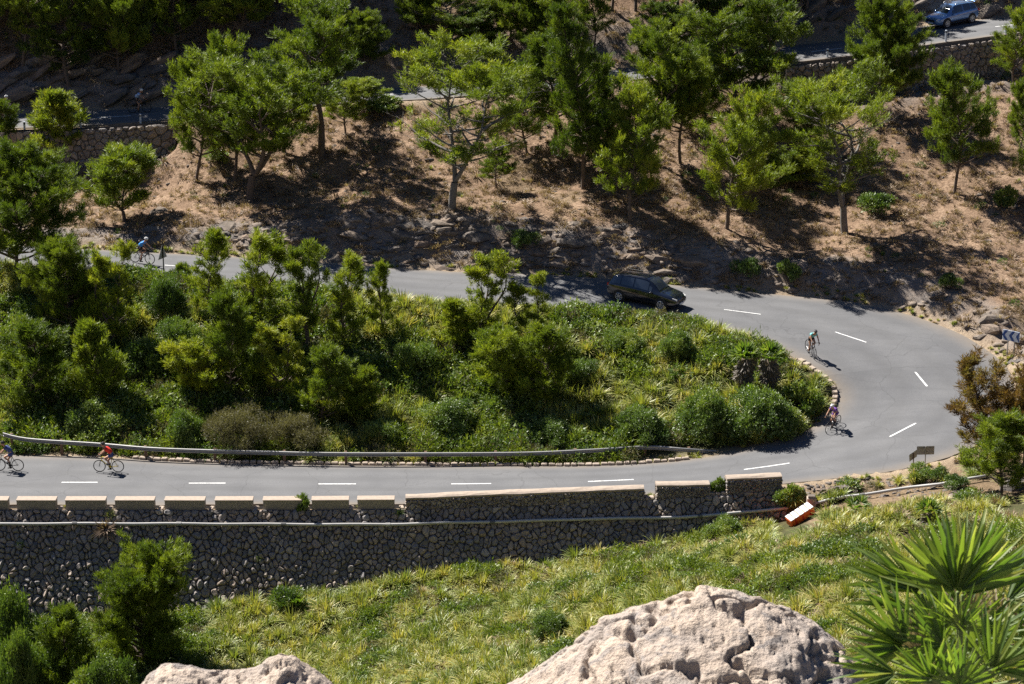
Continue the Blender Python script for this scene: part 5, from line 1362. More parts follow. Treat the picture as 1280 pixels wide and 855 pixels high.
def bike_meshes():
    D = {}
    fr = MB(); A = (-.50, 0, .335); BBk = (-.07, 0, .28); ST = (-.22, 0, .80); HT = (.36, 0, .86); HL = (.40, 0, .70)
    for a, b, r in ((BBk, ST, .017), (ST, HT, .018), (BBk, HL, .022), (HT, HL, .022)): fr.tube([a, b], r, 8)
    for s in (-1, 1):
        fr.tube([(BBk[0], .03 * s, BBk[2]), (A[0], .06 * s, A[2])], .010, 6); fr.tube([(ST[0], .02 * s, ST[2] - .04), (A[0], .06 * s, A[2])], .008, 6)
    fr.tube([ST, (-.245, 0, .93)], .014, 8); D['frame'] = fr.mesh('frame', M['carbon'], True)
    fk = MB()
    for s in (-1, 1): fk.tube([(.40, .02 * s, .70), (.43, .05 * s, .62), (.49, .05 * s, .335)], [.014, .013, .009], 6)
    D['fork'] = fk.mesh('fork', M['carbon'], True)
    hb = MB(); hb.tube([(.35, 0, .90), (.42, 0, .93)], .014, 6)
    hb.tube([(.42, -.21, .93), (.42, .21, .93)], .013, 6)
    for s in (-1, 1): hb.tube([(.42, .21 * s, .93), (.50, .21 * s, .935), (.53, .21 * s, .88), (.50, .21 * s, .81), (.43, .21 * s, .80)], .014, 6)
    D['handlebar'] = hb.mesh('handlebar', M['black'], True)
    sd = MB(); sd.sphere((-.27, 0, .955), .1, 10, 6, (1.35, .72, .28)); sd.sphere((-.16, 0, .955), .06, 8, 6, (1.5, .5, .35)); D['saddle'] = sd.mesh('saddle', M['black'], True)
    ck = MB(); ck.tube([(-.07, -.045, .28), (-.07, -.055, .28)], .085, 18); ck.tube([(-.07, -.065, .28), (-.09, -.07, .12)], .012, 6); ck.tube([(-.07, .065, .28), (-.05, .07, .44)], .012, 6); D['crankset'] = ck.mesh('crankset', M['carbon'])
    ch = MB(); ch.tube([(-.07, -.05, .365), (-.50, -.05, .375), (-.53, -.05, .335), (-.50, -.05, .295), (-.07, -.05, .195)], .006, 4); D['chain'] = ch.mesh('chain', M['alu'])
    pd = MB(); pd.box((0, 0, 0), (.09, .07, .02), bev=.005); D['pedal'] = pd.mesh('pedal', M['black'])
    bt = MB(); bt.tube([(.12, 0, .39), (.05, 0, .56)], .036, 8); D['bottle'] = bt.mesh('bottle', M['alu'], True)
    return D
BM = bike_meshes()
def skin_mesh(name, chains, mat, levels=1):
    """chains: list of lists of (point, radius); the first point of each chain joins the nearest existing vertex when equal"""
    bm_v = []; edges = []; rad = []
    def vid(p, r):
        for i, q in enumerate(bm_v):
            if (Vector(q) - Vector(p)).length < 1e-4: return i
        bm_v.append(tuple(p)); rad.append(r); return len(bm_v) - 1
    for ch in chains:
        prev = None
        for p, r in ch:
            i = vid(p, r)
            if prev is not None and prev != i: edges.append((prev, i))
            prev = i
    me = bpy.data.meshes.new(name + '_skel'); me.from_pydata(bm_v, edges, []); me.update()
    o = bpy.data.objects.new(name + '_skel', me); COL.objects.link(o)
    m = o.modifiers.new('skin', 'SKIN'); m.use_smooth_shade = True
    for i, r in enumerate(rad):
        rr_ = r if hasattr(r, '__len__') else (r, r); me.skin_vertices[0].data[i].radius = rr_
    me.skin_vertices[0].data[0].use_root = True
    s = o.modifiers.new('sub', 'SUBSURF'); s.levels = levels; s.render_levels = levels
    dg = bpy.context.evaluated_depsgraph_get(); out = bpy.data.meshes.new_from_object(o.evaluated_get(dg)); out.name = name
    bpy.data.objects.remove(o); out.materials.clear(); out.materials.append(mat); return out
def rider_meshes():
    pel = (-.24, 0, 1.02); wa = (-.12, 0, 1.14); ch = (.04, 0, 1.28); nk = (.14, 0, 1.37); nk2 = (.19, 0, 1.43); hd = (.235, 0, 1.50); hd2 = (.26, 0, 1.57)
    legs = []; sh = []; shoes = []; arms = []; slv = []
    J = {}
    for s, knee, ank, toe in ((-1, (.04, -.10, .60), (-.11, -.085, .205), (.02, -.085, .135)), (1, (.20, .11, .80), (-.10, .085, .525), (.03, .085, .46))):
        hip = (-.22, .09 * s, .98)
        legs.append([(pel, .115), (hip, .10), ((hip[0] * .5 + knee[0] * .5, (hip[1] + knee[1]) / 2, (hip[2] + knee[2]) / 2), .078), (knee, .055), ((knee[0] * .6 + ank[0] * .4 - .015, (knee[1] + ank[1]) / 2, knee[2] * .6 + ank[2] * .4), .052), (ank, .033), ((toe[0] * .7 + ank[0] * .3, toe[1], toe[2] * .7 + ank[2] * .3 - .01), .03), (toe, .026)])
        sh.append([(pel, .125), (hip, .112), ((hip[0] * .45 + knee[0] * .55, (hip[1] + knee[1]) / 2, hip[2] * .45 + knee[2] * .55), .083)])
        shoes.append((ank, toe))
    for s in (-1, 1):
        sho = (.09, .17 * s, 1.32); el = (.27, .21 * s, 1.13); wr = (.455, .205 * s, 1.0); hand = (.515, .205 * s, .965)
        arms.append([(ch, .12), (sho, .058), ((.18, .195 * s, 1.225), .047), (el, .038), ((.36, .21 * s, 1.07), .036), (wr, .025), (hand, (.034, .022))])
        for k in range(4):
            y = (.205 + (-.028 + .018 * k)) * s; l = (.030, .036, .034, .026)[k]
            arms.append([(hand, (.034, .022)), ((.54, y, .958), .0095), ((.54 + l, y, .935), .0085), ((.545 + l * .7, y, .905), .0075)])
        arms.append([(hand, (.034, .022)), ((.515, (.205 - .04) * s, .955), .011), ((.54, (.205 - .05) * s, .935), .009)])
        slv.append([(ch, .15), (sho, .082), ((.17, .192 * s, 1.235), .064)])
    body = skin_mesh('body', [[(pel, .115), (wa, .105), (ch, .125), (nk, .07), (nk2, .052), (hd, .078), (hd2, .075)]] + legs + arms, M['skin'], 1)
    jer = skin_mesh('jersey', [[((-.2, 0, 1.06), .14), (wa, .14), (ch, .158), ((.12, 0, 1.355), .10)]] + slv, M['skin'], 1)
    sho_ = skin_mesh('shorts', [[(pel, .132), ((-.17, 0, 1.08), .125)]] + sh, M['shortsm'], 1)
    fc = MB(); fc.sphere((.275, 0, 1.515), .075, 12, 9, (1.0, .86, 1.3)); fc.sphere((.352, 0, 1.505), .017, 6, 5, (1.3, .8, 1.2)); 
    for s in (-1, 1): fc.sphere((.262, .068 * s, 1.51), .018, 6, 5, (.8, .4, 1.3))
    face = fc.mesh('head', M['skin'], True)
    gl = MB()
    for s in (-1, 1): gl.sphere((.338, .028 * s, 1.535), .023, 8, 5, (.5, 1.1, .75))
    glasses = gl.mesh('glasses', M['black'], True)
    mo = MB(); mo.sphere((.345, 0, 1.468), .014, 8, 5, (.5, 1.4, .5)); mouth = mo.mesh('mouth', simple('lips', (.35, .12, .1), .5), True)
    hm = MB(); hm.sphere((.262, 0, 1.585), .105, 14, 9, (1.28, .92, .72)); 
    for y in (-.05, 0, .05): hm.tube([(.15, y, 1.64), (.26, y, 1.675), (.36, y, 1.62)], .012, 5)
    helmet = hm.mesh('helmet', M['black'], True)
    sm = []
    for ank, toe in shoes:
        m_ = MB(); a, t = Vector(ank), Vector(toe); d = (t - a).normalized(); m_.tube([a - Vector((0.045, 0, .03)) - Vector((0, 0, .02)), a * .6 + t * .4 - Vector((0, 0, .012)), t, t + Vector((.055, 0, -.012))], [.034, .042, .04, .022], 8); sm.append(m_.mesh('shoe', M['black'], True))
    gs = []
    for s in (-1, 1):
        m_ = MB(); m_.tube([(.46, .205 * s, .995), (.50, .205 * s, .972), (.54, .205 * s, .955)], [.03, .037, .038], 8); gs.append(m_.mesh('glove', M['black'], True))
    return dict(body=body, jersey=jer, shorts=sho_, head=face, glasses=glasses, mouth=mouth, helmet=helmet, shoe=sm, glove=gs)
RM = rider_meshes()
def recolour(o, mat):
    o.material_slots[0].link = 'OBJECT'; o.material_slots[0].material = mat
def cyclist(px, py, heading_px, lean, jersey, helmet, blab, plab, I=None, O=None, frame=None, shorts=None, pos=None, steer=0.0, skin=None):
    I = AI if I is None else I; O = AO if O is None else O
    p = on_road(px, py, I, O) if pos is None else np.array(pos); q = on_road(px + heading_px[0], py + heading_px[1], I, O)
    d = q - p; az = math.atan2(d[1], d[0]); pitch = -math.atan2(d[2], math.hypot(d[0], d[1]))
    Mx = Matrix.Translation(Vector(p)) @ Matrix.Rotation(az, 4, 'Z') @ Matrix.Rotation(pitch, 4, 'Y') @ Matrix.Rotation(lean, 4, 'X') @ Matrix.Scale(1.05, 4)
    b = empty('bicycle'); b.matrix_world = Mx; tag(b, blab, 'bicycle')
    for k in ('frame', 'fork', 'handlebar', 'saddle', 'crankset', 'chain', 'bottle'):
        o = link(k, BM[k], b)
        if k == 'frame' and frame: recolour(o, frame)
    for x, z in ((-.09, .11), (-.05, .45)):
        o = link('pedal', BM['pedal'], b); o.location = (x, -.10 if z < .3 else .10, z)
    for x in (-.50, .49):
        w = link('wheel', WP[0], b); w.location = (x, 0, .335)
        for k, nm in enumerate(('rim', 'spokes', 'hub')): link(nm, WP[k + 1], w)
    r = empty('person'); r.matrix_world = Mx; tag(r, plab, 'person')
    bo = link('body', RM['body'], r); j = link('jersey', RM['jersey'], r); recolour(j, jersey); s_ = link('shorts', RM['shorts'], r)
    if shorts: recolour(s_, shorts)
    link('head', RM['head'], r); link('glasses', RM['glasses'], r); link('mouth', RM['mouth'], r); h = link('helmet', RM['helmet'], r); recolour(h, helmet)
    for m_ in RM['shoe']: link('shoe', m_, r)
    for m_ in RM['glove']: link('glove', m_, r)
cj = lambda n, c: simple(n, c, 0.6, var=0.1, scale=6)
white = cj('white_helmet', (.75, .75, .75)); dark = cj('dark_helmet', (.03, .03, .035)); red = cj('red_lycra', (.72, .035, .02)); navy = cj('navy_lycra', (.05, .07, .2)); teal = cj('pale_teal_lycra', (.16, .50, .50)); purple = cj('purple_lycra', (.16, .06, .34)); blue = cj('bright_blue_lycra', (.04, .28, .75)); lblue = cj('light_blue_lycra', (.35, .5, .75)); redd = cj('dark_red_lycra', (.3, .05, .04)); yelf = cj('yellow_frame_paint', (.6, .45, .05))
cyclist(136, 590, (-14, -.3), 0.02, red, dark, 'black road bicycle ridden by the red-shirted cyclist on the lower road', 'cyclist in a red jersey and dark helmet riding left on the lower road', frame=yelf, shorts=navy)
cyclist(11, 588.5, (-14, -.3), 0.02, navy, dark, 'black road bicycle at the left edge of the lower road', 'cyclist in dark blue kit at the left edge of the lower road', shorts=navy)
cyclist(1012.5, 443, (9.5, 11), -0.05, teal, dark, 'black road bicycle ridden by the teal-shirted cyclist in the bend', 'cyclist in a pale teal jersey and black shorts coasting down through the bend')
cyclist(1041, 537, (-11, 8), -0.10, purple, white, 'black road bicycle ridden by the purple-shirted cyclist', 'cyclist in a purple jersey leaning through the inside of the bend', shorts=purple)
cyclist(178, 329, (12, 1.5), 0.0, blue, white, 'road bicycle of the blue-shirted cyclist on the upper arm', 'cyclist in a bright blue shirt riding right on the upper arm at left')
cyclist(175, 141, (12, -.6), 0.0, lblue, white, 'road bicycle of the white-helmeted cyclist on the upper road', 'cyclist with white helmet and light blue jersey crouched on the shaded upper road', BI, BO)
cyclist(6, 149, (12, -.6), 0.0, redd, white, 'road bicycle at the far left of the upper road', 'cyclist in dark red at the far left of the upper road', BI, BO)

# ------------------------------------------------------------------ cars
def car(px, py, head_px, paint, label, I, O, L=4.65, Wd=1.84, Ht=1.66, clad=None, roof_rails=True, rear_light=True):
    p = on_road(px, py, I, O); q = on_road(px + head_px[0], py + head_px[1], I, O); d = q - p
    Mx = Matrix.Translation(Vector(p)) @ Matrix.Rotation(math.atan2(d[1], d[0]), 4, 'Z') @ Matrix.Rotation(-math.atan2(d[2], math.hypot(d[0], d[1])), 4, 'Y')
    c = empty('car'); c.matrix_world = Mx; tag(c, label, 'car')
    # side profile: x, sill z, belt z, belt half width, roof z, roof half width
    P = np.array([(-.5, .42, .74, .70, .80, .66), (-.485, .34, .92, .80, .98, .70), (-.455, .30, 1.00, .86, 1.28, .62), (-.40, .27, 1.03, .90, 1.52, .60), (-.30, .25, 1.03, .915, 1.60, .60), (-.15, .24, 1.01, .92, 1.645, .61), (0, .24, .985, .92, 1.65, .615), (.08, .24, .965, .92, 1.60, .605), (.15, .24, .95, .92, 1.42, .62), (.205, .24, .94, .915, 1.20, .66), (.255, .24, .93, .91, 1.02, .72), (.30, .25, .90, .90, .985, .68), (.38, .26, .83, .88, .92, .62), (.44, .28, .76, .82, .84, .58), (.48, .32, .66, .72, .72, .52), (.5, .40, .58, .60, .62, .46)])
    P = spline(P, 3)
    P[:, 0] *= L; P[:, [3, 5]] *= Wd / 1.84; P[:, [1, 2, 4]] *= Ht / 1.66
    def section(r):
        x, zs, zb, wb, zr, wr = r; h = zb - zs
        pts = [(0, zs - .02), (wb * .80, zs - .02), (wb * .95, zs + .05), (wb * 1.0, zs + h * .25), (wb * 1.012, zs + h * .55), (wb * 1.0, zs + h * .86), (wb * .965, zb), (wb * .955, zb + .012), (wb * .955 + (wr - wb * .955) * .5, zb + (zr - zb) * .52), (wr * 1.02, zr - (zr - zb) * .10), (wr * .93, zr - .012), (wr * .55, zr + .012), (0, zr + .02)]
        return [(x, y, z) for y, z in pts]
    half = [section(r) for r in P]; K = len(half[0]); V = []
    for sct in half:
        V += sct + [(x, -y, z) for x, y, z in sct[-2:0:-1]]
    w = 2 * K - 2; n_ = len(half); Fc = [(a * w + j, a * w + (j + 1) % w, (a + 1) * w + (j + 1) % w, (a + 1) * w + j) for a in range(n_ - 1) for j in range(w)] + [tuple(range(w))[::-1], tuple((n_ - 1) * w + j for j in range(w))]
    me = mesh_np('car_body', V, Fc, paint, smooth=True); bm = bmesh.new(); bm.from_mesh(me); bmesh.ops.recalc_face_normals(bm, faces=bm.faces); bm.to_mesh(me); bm.free(); me.polygons.foreach_set('use_smooth', np.ones(len(me.polygons), bool))
    link('body', me, c)
    glass = M['glass']
    def patch(name, x0, x1, j0, t0, j1, t1, side, mat, off=.012, n=6):
        xs = np.linspace(x0 * L, x1 * L, n); V = []
        for x in xs:
            r = np.array([np.interp(x, P[:, 0], P[:, k]) for k in range(6)]); r[0] = x; s_ = section(r)
            for (j, t) in ((j0, t0), ((j0 + t0 + j1 + t1) / 2, 0), (j1, t1)):
                jj = j + t; ji = min(int(jj), K - 2); f = jj - ji; a, b = Vector(s_[ji]), Vector(s_[ji + 1]); q_ = a * (1 - f) + b * f
                V.append((q_.x, (q_.y + off) * side, q_.z + off * .5))
        Fc = [(a * 3 + j, (a + 1) * 3 + j, (a + 1) * 3 + j + 1, a * 3 + j + 1) for a in range(n - 1) for j in range(2)]
        me = mesh_np(name, V, Fc, mat, smooth=True); return link(name, me, c)
    for s in (-1, 1):
        for x0, x1 in ((-.425, -.30), (-.285, -.115), (-.095, .10)): patch('side_window', x0, x1, 7, .15, 8, .9, s, glass)
        patch('quarter_window', .11, .15, 7, .15, 8, .2, s, glass, n=3)
        for x0 in (-.105, .112): patch('door_seam', x0, x0 + .003, 2, .2, 6, .8, s, M['black'], .006, 2)
        patch('sill_trim', -.30, .26, 1, .9, 3, .1, s, clad or M['black'], .012, 8)
    # windscreen and rear window across the width
    def screen(name, xa, xb, mat, inset=.90):
        V = []
        for x in np.linspace(xa * L, xb * L, 5):
            r = [np.interp(x, P[:, 0], P[:, k]) for k in range(6)]; nn = .018
            for y in np.linspace(-1, 1, 7): V.append((x + (nn if xa > 0 else -nn), y * r[5] * inset, r[4] + .024 - .02 * y * y))
        me = mesh_np(name, V, [(a * 7 + j, (a + 1) * 7 + j, (a + 1) * 7 + j + 1, a * 7 + j + 1) for a in range(4) for j in range(6)], mat, smooth=True); return link(name, me, c)
    screen('windscreen', .088, .235, glass); screen('rear_window', -.478, -.415, glass, .93)
    if clad: 
        mb = MB(); mb.box((-.49 * L, 0, .45), (.16, Wd * .80, .28), bev=.05); mb.build('rear_bumper', clad, c)
    for x in (-.30, .295):
        for s in (-1, 1):
            mb = MB(); mb.tube([(x * L, s * (Wd / 2 - .22), .37), (x * L, s * (Wd / 2 + .012), .37)], .41, 24); mb.build('wheel_arch', clad or M['black'], c)
            w_ = MB(); w_.tube([(0, -.11, 0), (0, -.09, 0), (0, .09, 0), (0, .11, 0)], [.30, .34, .34, .30], 24); wo = w_.build('wheel', M['black'], c); wo.location = (x * L, s * (Wd / 2 - .085), .34)
            rm = MB(); rm.tube([(0, s * .105, 0), (0, s * .118, 0)], .235, 20); o = rm.build('rim', M['black'], wo)
            for k in range(7):
                a = k * 2 * PI / 7; sp_ = MB(); sp_.box((0, 0, 0), (.055, .02, .2), bev=.006); o = sp_.build('spoke', M['alu'], wo); o.location = (.12 * math.sin(a), s * .128, .12 * math.cos(a)); o.rotation_euler = (0, a, 0)
            hb = MB(); hb.tube([(0, s * .11, 0), (0, s * .14, 0)], .05, 10); hb.build('hub', M['alu'], wo)
            rg = MB(); rg.tube([(.222 * math.cos(a), s * .125, .222 * math.sin(a)) for a in np.linspace(0, 2 * PI, 22, endpoint=False)], .018, 5, closed=True); rg.build('rim_ring', M['alu'], wo)
    for s in (-1, 1):
        mb = MB(); mb.sphere((0, 0, 0), .11, 10, 7, (.75, 1.1, .7)); o = mb.build('mirror', paint, c, True); o.location = (.16 * L, s * (Wd / 2 + .07), .99 * Ht / 1.66)
        mb = MB(); mb.box((0, 0, 0), (.34, .10, .13), Matrix.Rotation(-s * .45, 3, 'Z') @ Matrix.Rotation(.3, 3, 'Y'), bev=.03); o = mb.build('headlight', M['lens'], c); o.location = (.462 * L, s * .66, .70 * Ht / 1.66)
        mb = MB(); mb.box((0, 0, 0), (.14, .22, .20), Matrix.Rotation(s * .35, 3, 'Z'), bev=.03); o = mb.build('tail_light', M['tail'], c); o.location = (-.475 * L, s * .73, .93 * Ht / 1.66)
        for x in (-.20, .03):
            mb = MB(); mb.box((0, 0, 0), (.20, .03, .03), bev=.01); o = mb.build('door_handle', paint, c); o.location = (x * L, s * (Wd / 2 + .012), .90 * Ht / 1.66)
        if roof_rails:
            mb = MB(); mb.tube([(-.36 * L, s * .60 * Wd / 1.84, 1.60 * Ht / 1.66), (-.33 * L, s * .60, 1.665 * Ht / 1.66), (.0 * L, s * .60, 1.715 * Ht / 1.66), (.06 * L, s * .60, 1.66 * Ht / 1.66)], .022, 6); mb.build('roof_rail', M['alu'] if paint is not PB else M['black'], c, True)
    mb = MB(); mb.box((.495 * L, 0, .56), (.06, .95, .20), bev=.03); mb.build('grille', M['black'], c)
    mb = MB(); mb.box((.503 * L, 0, .40), (.05, .52, .11), bev=.01); mb.build('number_plate', M['whitep'], c)
    mb = MB(); mb.box((-.502 * L, 0, .72), (.04, .52, .11), bev=.01); mb.build('number_plate', M['whitep'], c)
    mb = MB(); mb.box((-.47 * L, 0, 1.56 * Ht / 1.66), (.22, 1.05, .04), bev=.015); mb.build('spoiler', paint, c)
    return c
def paintm(name, col, metal=.3):
    t = NT(name); v = t.coord('Object'); n = t.noise(v, 3, 3); cc = t.mix(n, tuple(x * .92 for x in col), tuple(x * 1.08 for x in col)); t.principled(cc, .16, metal, None, .6, 1.0); return t.m
PB = paintm('black_car_paint', (.006, .008, .016), 0.0); PS = paintm('silver_blue_car_paint', (.13, .25, .48), .3)
tg_ = NT('car_glass'); tg_.principled((.03, .04, .06), .05, 0, None, .8, .5); M['glass'] = tg_.m
M['lens'] = simple('headlight_lens', (.7, .7, .68), .15, spec=.8); M['tail'] = simple('tail_light_red', (.55, .03, .02), .2, spec=.6)
car(808, 377.5, (30, 6.2), PB, 'black estate car with roof rails driving towards the bend on the upper arm', AI, AO, L=4.9, Wd=1.86, Ht=1.72)
car(1189, 29.5, (-30, 6.5), PS, 'silver blue hatchback with black wheel arches on the upper road at top right', BI, BO, L=4.35, Wd=1.80, Ht=1.60, clad=M['black'])

# ------------------------------------------------------------------ signs and marker posts
M['signgrey'] = simple('grey_sign_back', (.30, .30, .30), .55, metal=.3, var=.15, scale=3); M['signblue'] = simple('sign_blue', (.03, .08, .28), .4, var=.05); M['signwhite'] = simple('sign_white', (.62, .68, .76), .4, var=.05)
def basis(px, py): p = hit(px, py); return Vector(p)
p = basis(1263, 446); cs = empty('chevron_sign', tuple(p), R(-38)); tag(cs, 'blue and white chevron sign on two grey posts at the outside of the bend', 'road sign')
for x in (-.22, .22):
    mb = MB(); mb.tube([(x, 0, -.3), (x, 0, 1.62)], .035, 8); mb.build('post', M['galv'], cs)
mb = MB(); mb.box((0, -.05, 1.30), (1.15, .03, .66), bev=.02); mb.build('panel', M['signwhite'], cs)
for x in (-.30, .16, .62):      # chevrons pointing left, dark blue
    V = []
    for yy in (-.067, -.078):
        V += [(x - .30, yy, 1.30), (x - .08, yy, 1.62), (x + .10, yy, 1.62), (x - .12, yy, 1.30), (x + .10, yy, .98), (x - .08, yy, .98)]
    V = [(min(v[0], .57), v[1], v[2]) for v in V]
    mb = MB(); mb.add(V, [(0, 3, 2, 1), (0, 5, 4, 3), (6, 7, 8, 9), (6, 9, 10, 11), (0, 1, 7, 6), (1, 2, 8, 7), (2, 3, 9, 8), (3, 4, 10, 9), (4, 5, 11, 10), (5, 0, 6, 11)]); mb.build('chevron', M['signblue'], cs)
p = basis(1156, 585); s1 = empty('road_sign', tuple(p), R(4)); tag(s1, 'grey back of a rectangular road sign on a post at the lower bend', 'road sign')
mb = MB(); mb.tube([(0, 0, -.3), (0, .0, 1.25)], .03, 8); mb.build('post', M['galv'], s1)
mb = MB(); mb.box((0, .04, 1.0), (.98, .025, .50), bev=.012); mb.build('panel', M['signgrey'], s1)
mb = MB(); mb.box((0, .02, 1.12), (.8, .03, .04)); mb.build('brace', M['galv'], s1)
p = basis(1141, 592); s2 = empty('road_sign', tuple(p), R(48)); tag(s2, 'small brown-grey tilted sign on a post, left of the rectangular sign back', 'road sign')
mb = MB(); mb.tube([(0, 0, -.3), (0, .0, 1.15)], .03, 8); mb.build('post', M['wood'], s2)
mb = MB(); mb.box((0, .04, .98), (.72, .03, .42), Matrix.Rotation(-.15, 3, 'Y'), bev=.012); mb.build('panel', M['signgrey'], s2)
p = basis(205, 347); s3 = empty('road_sign', tuple(p), R(62)); tag(s3, 'triangular warning sign seen from behind on a dark post beside the upper arm', 'road sign')
mb = MB(); mb.tube([(0, 0, -.3), (0, .0, 2.35)], .04, 8); mb.build('post', M['carbon'], s3)
mb = MB(); V = [(-.48, y, 1.25) for y in (.04, .06)] + [(.48, y, 1.25) for y in (.04, .06)] + [(0, y, 2.12) for y in (.04, .06)]; mb.add(V, [(0, 2, 4), (1, 5, 3), (0, 1, 3, 2), (2, 3, 5, 4), (4, 5, 1, 0)]); mb.build('panel', M['signgrey'], s3)
def post(px, py, h, label, rr_=.07, I=BI, O=BO):
    p = hit(px, py); o = empty('marker_post', tuple(p)); tag(o, label, 'post', 'marker posts along the upper road')
    mb = MB(); mb.box((0, 0, h / 2 - .15), (rr_ * 2, rr_ * 1.6, h + .3), bev=.02); mb.build('shaft', M['signwhite'], o); mb = MB(); mb.box((0, 0, h - .14), (rr_ * 2.1, rr_ * 1.7, .1), bev=.01); mb.build('band', M['black'], o)
for a in [(1182, 55.5, 1.05, 'pale marker post in front of the silver blue car'), (1034, 74.5, .8, 'thin grey marker post on the upper right wall, left of the large dense pine'), (1257, 45, .8, 'small marker post at the far right of the upper road'), (176, 156, .75, 'grey marker post on the upper left wall below the white-helmeted cyclist'), (101, 161, .75, 'grey marker post on the upper left wall by the small cone-shaped pine'), (31, 166, .75, 'grey marker post at the far left of the upper wall')]:
    post(*a)

# ------------------------------------------------------------------ dwarf fan palms
def frond_meshes(seed, n=17, rad=.42, spread=1.35, fold=.25, w=.030, mat='palm'):
    rr = random.Random(seed); out = []
    for i in range(n):
        a = -spread + 2 * spread * i / (n - 1) + rr.uniform(-.04, .04); l = rad * (0.80 + .2 * math.cos(a * .9)) * rr.uniform(.82, 1.08); d = Vector((math.sin(a), math.cos(a), 0)); s = Vector((d.y, -d.x, 0)); V = []; up_ = Vector((0, 0, 1))
        droop = rr.uniform(-.12, .16) * l; tw = rr.uniform(-.8, .8); bend_ = rr.uniform(-.08, .08)
        for q, ww in ((.06, .45), (.30, .95), (.55, 1.0), (.8, .62), (1.0, .08)):
            c = d * (l * q) + s * (bend_ * l * q * q) + up_ * (fold * .35 * l * math.sin(q * 1.4) - droop * q * q * 2.2); sw = s * (w * ww) + up_ * (w * ww * tw)
            V += [c - sw + up_ * w * .35 * ww, c, c + sw + up_ * w * .35 * ww]
        Fc = [(k * 3 + j, k * 3 + 3 + j, k * 3 + 4 + j, k * 3 + 1 + j) for k in range(4) for j in range(2)]
        t = min(1, max(0, rr.choice((.2, .4, .5, .62, .78)) + rr.uniform(-.12, .12))); at = [min(1.0, t + (.35 if (k == 4 and rr.random() < .7) else 0)) for k in range(5) for _ in range(3)]
        out.append((V, Fc, at))
    return out
def frond_joined(seed, mat='palm', **kw):
    Vs, Fs, At, b = [], [], [], 0
    for V, Fc, at in frond_meshes(seed, mat=mat, **kw): Vs += V; Fs += [tuple(b + i for i in f) for f in Fc]; At += at; b += len(V)
    return mesh_np('fan', Vs, Fs, M[mat], attr=At)
M['petiole'] = simple('palm_petiole', (.12, .16, .04), .6, var=.2)
M['trunkp'] = simple('shaggy_palm_trunk', (.10, .075, .05), .95, var=.5, scale=14, bump=.8)
leaf_lib = {}
def frond(parent, hub, axis, nrm, size, seed, mat='palm', root=None, sep=True, n=17, spread=1.35, w=.03):
    """fan leaf: hub point, axis = direction of the middle leaflet, nrm = facing; every leaflet its own part when near"""
    hub, axis, nrm = Vector(hub), Vector(axis).normalized(), Vector(nrm); nrm = (nrm - axis * nrm.dot(axis)).normalized(); sx = axis.cross(nrm)
    Mx = Matrix((sx, axis, nrm)).transposed().to_4x4() @ Matrix.Scale(size / .42, 4); Mx.translation = hub - Vector(parent.location)
    mb = MB(); a = (Vector(root) if root else Vector(parent.location)) ; b = hub; m_ = (a + b) / 2 + Vector((0, 0, -.03)); mb.tube([a - Vector(parent.location), m_ - Vector(parent.location), b - Vector(parent.location)], [.011, .009, .007], 6)
    f = mb.build('frond', M['petiole'], parent, True)
    if sep:
        for V, Fc, at in frond_meshes(seed, int(n * 1.45), .42, spread, mat=mat, w=w):
            o = link('leaflet', mesh_np('leaflet', V, Fc, M[mat], attr=at), f); o.matrix_local = Mx
    else:
        key = (seed % 4, mat)
        if key not in leaf_lib: leaf_lib[key] = frond_joined(seed, mat)
        o = link('fan', leaf_lib[key], f); o.matrix_local = Mx
CAMV = Vector((0, 0, CAM_H)); RT = Vector((1, 0, 0)); UPV = Vector((0, SP, CP)); TOC = Vector((0, -CP, SP))
def near(px, py, y): return Vector(WY(px, py, y))
pal = empty('fan_palm', tuple(near(1200, 850, 10.9))); tag(pal, 'large dwarf fan palm with spiky green leaves in the lower right foreground', 'palm')
mb = MB(); mb.tube([(0, 0, -1.2), (0.02, 0, -.55), (0, 0, .02)], [.10, .09, .06], 10); mb.build('trunk', M['trunkp'], pal, True)
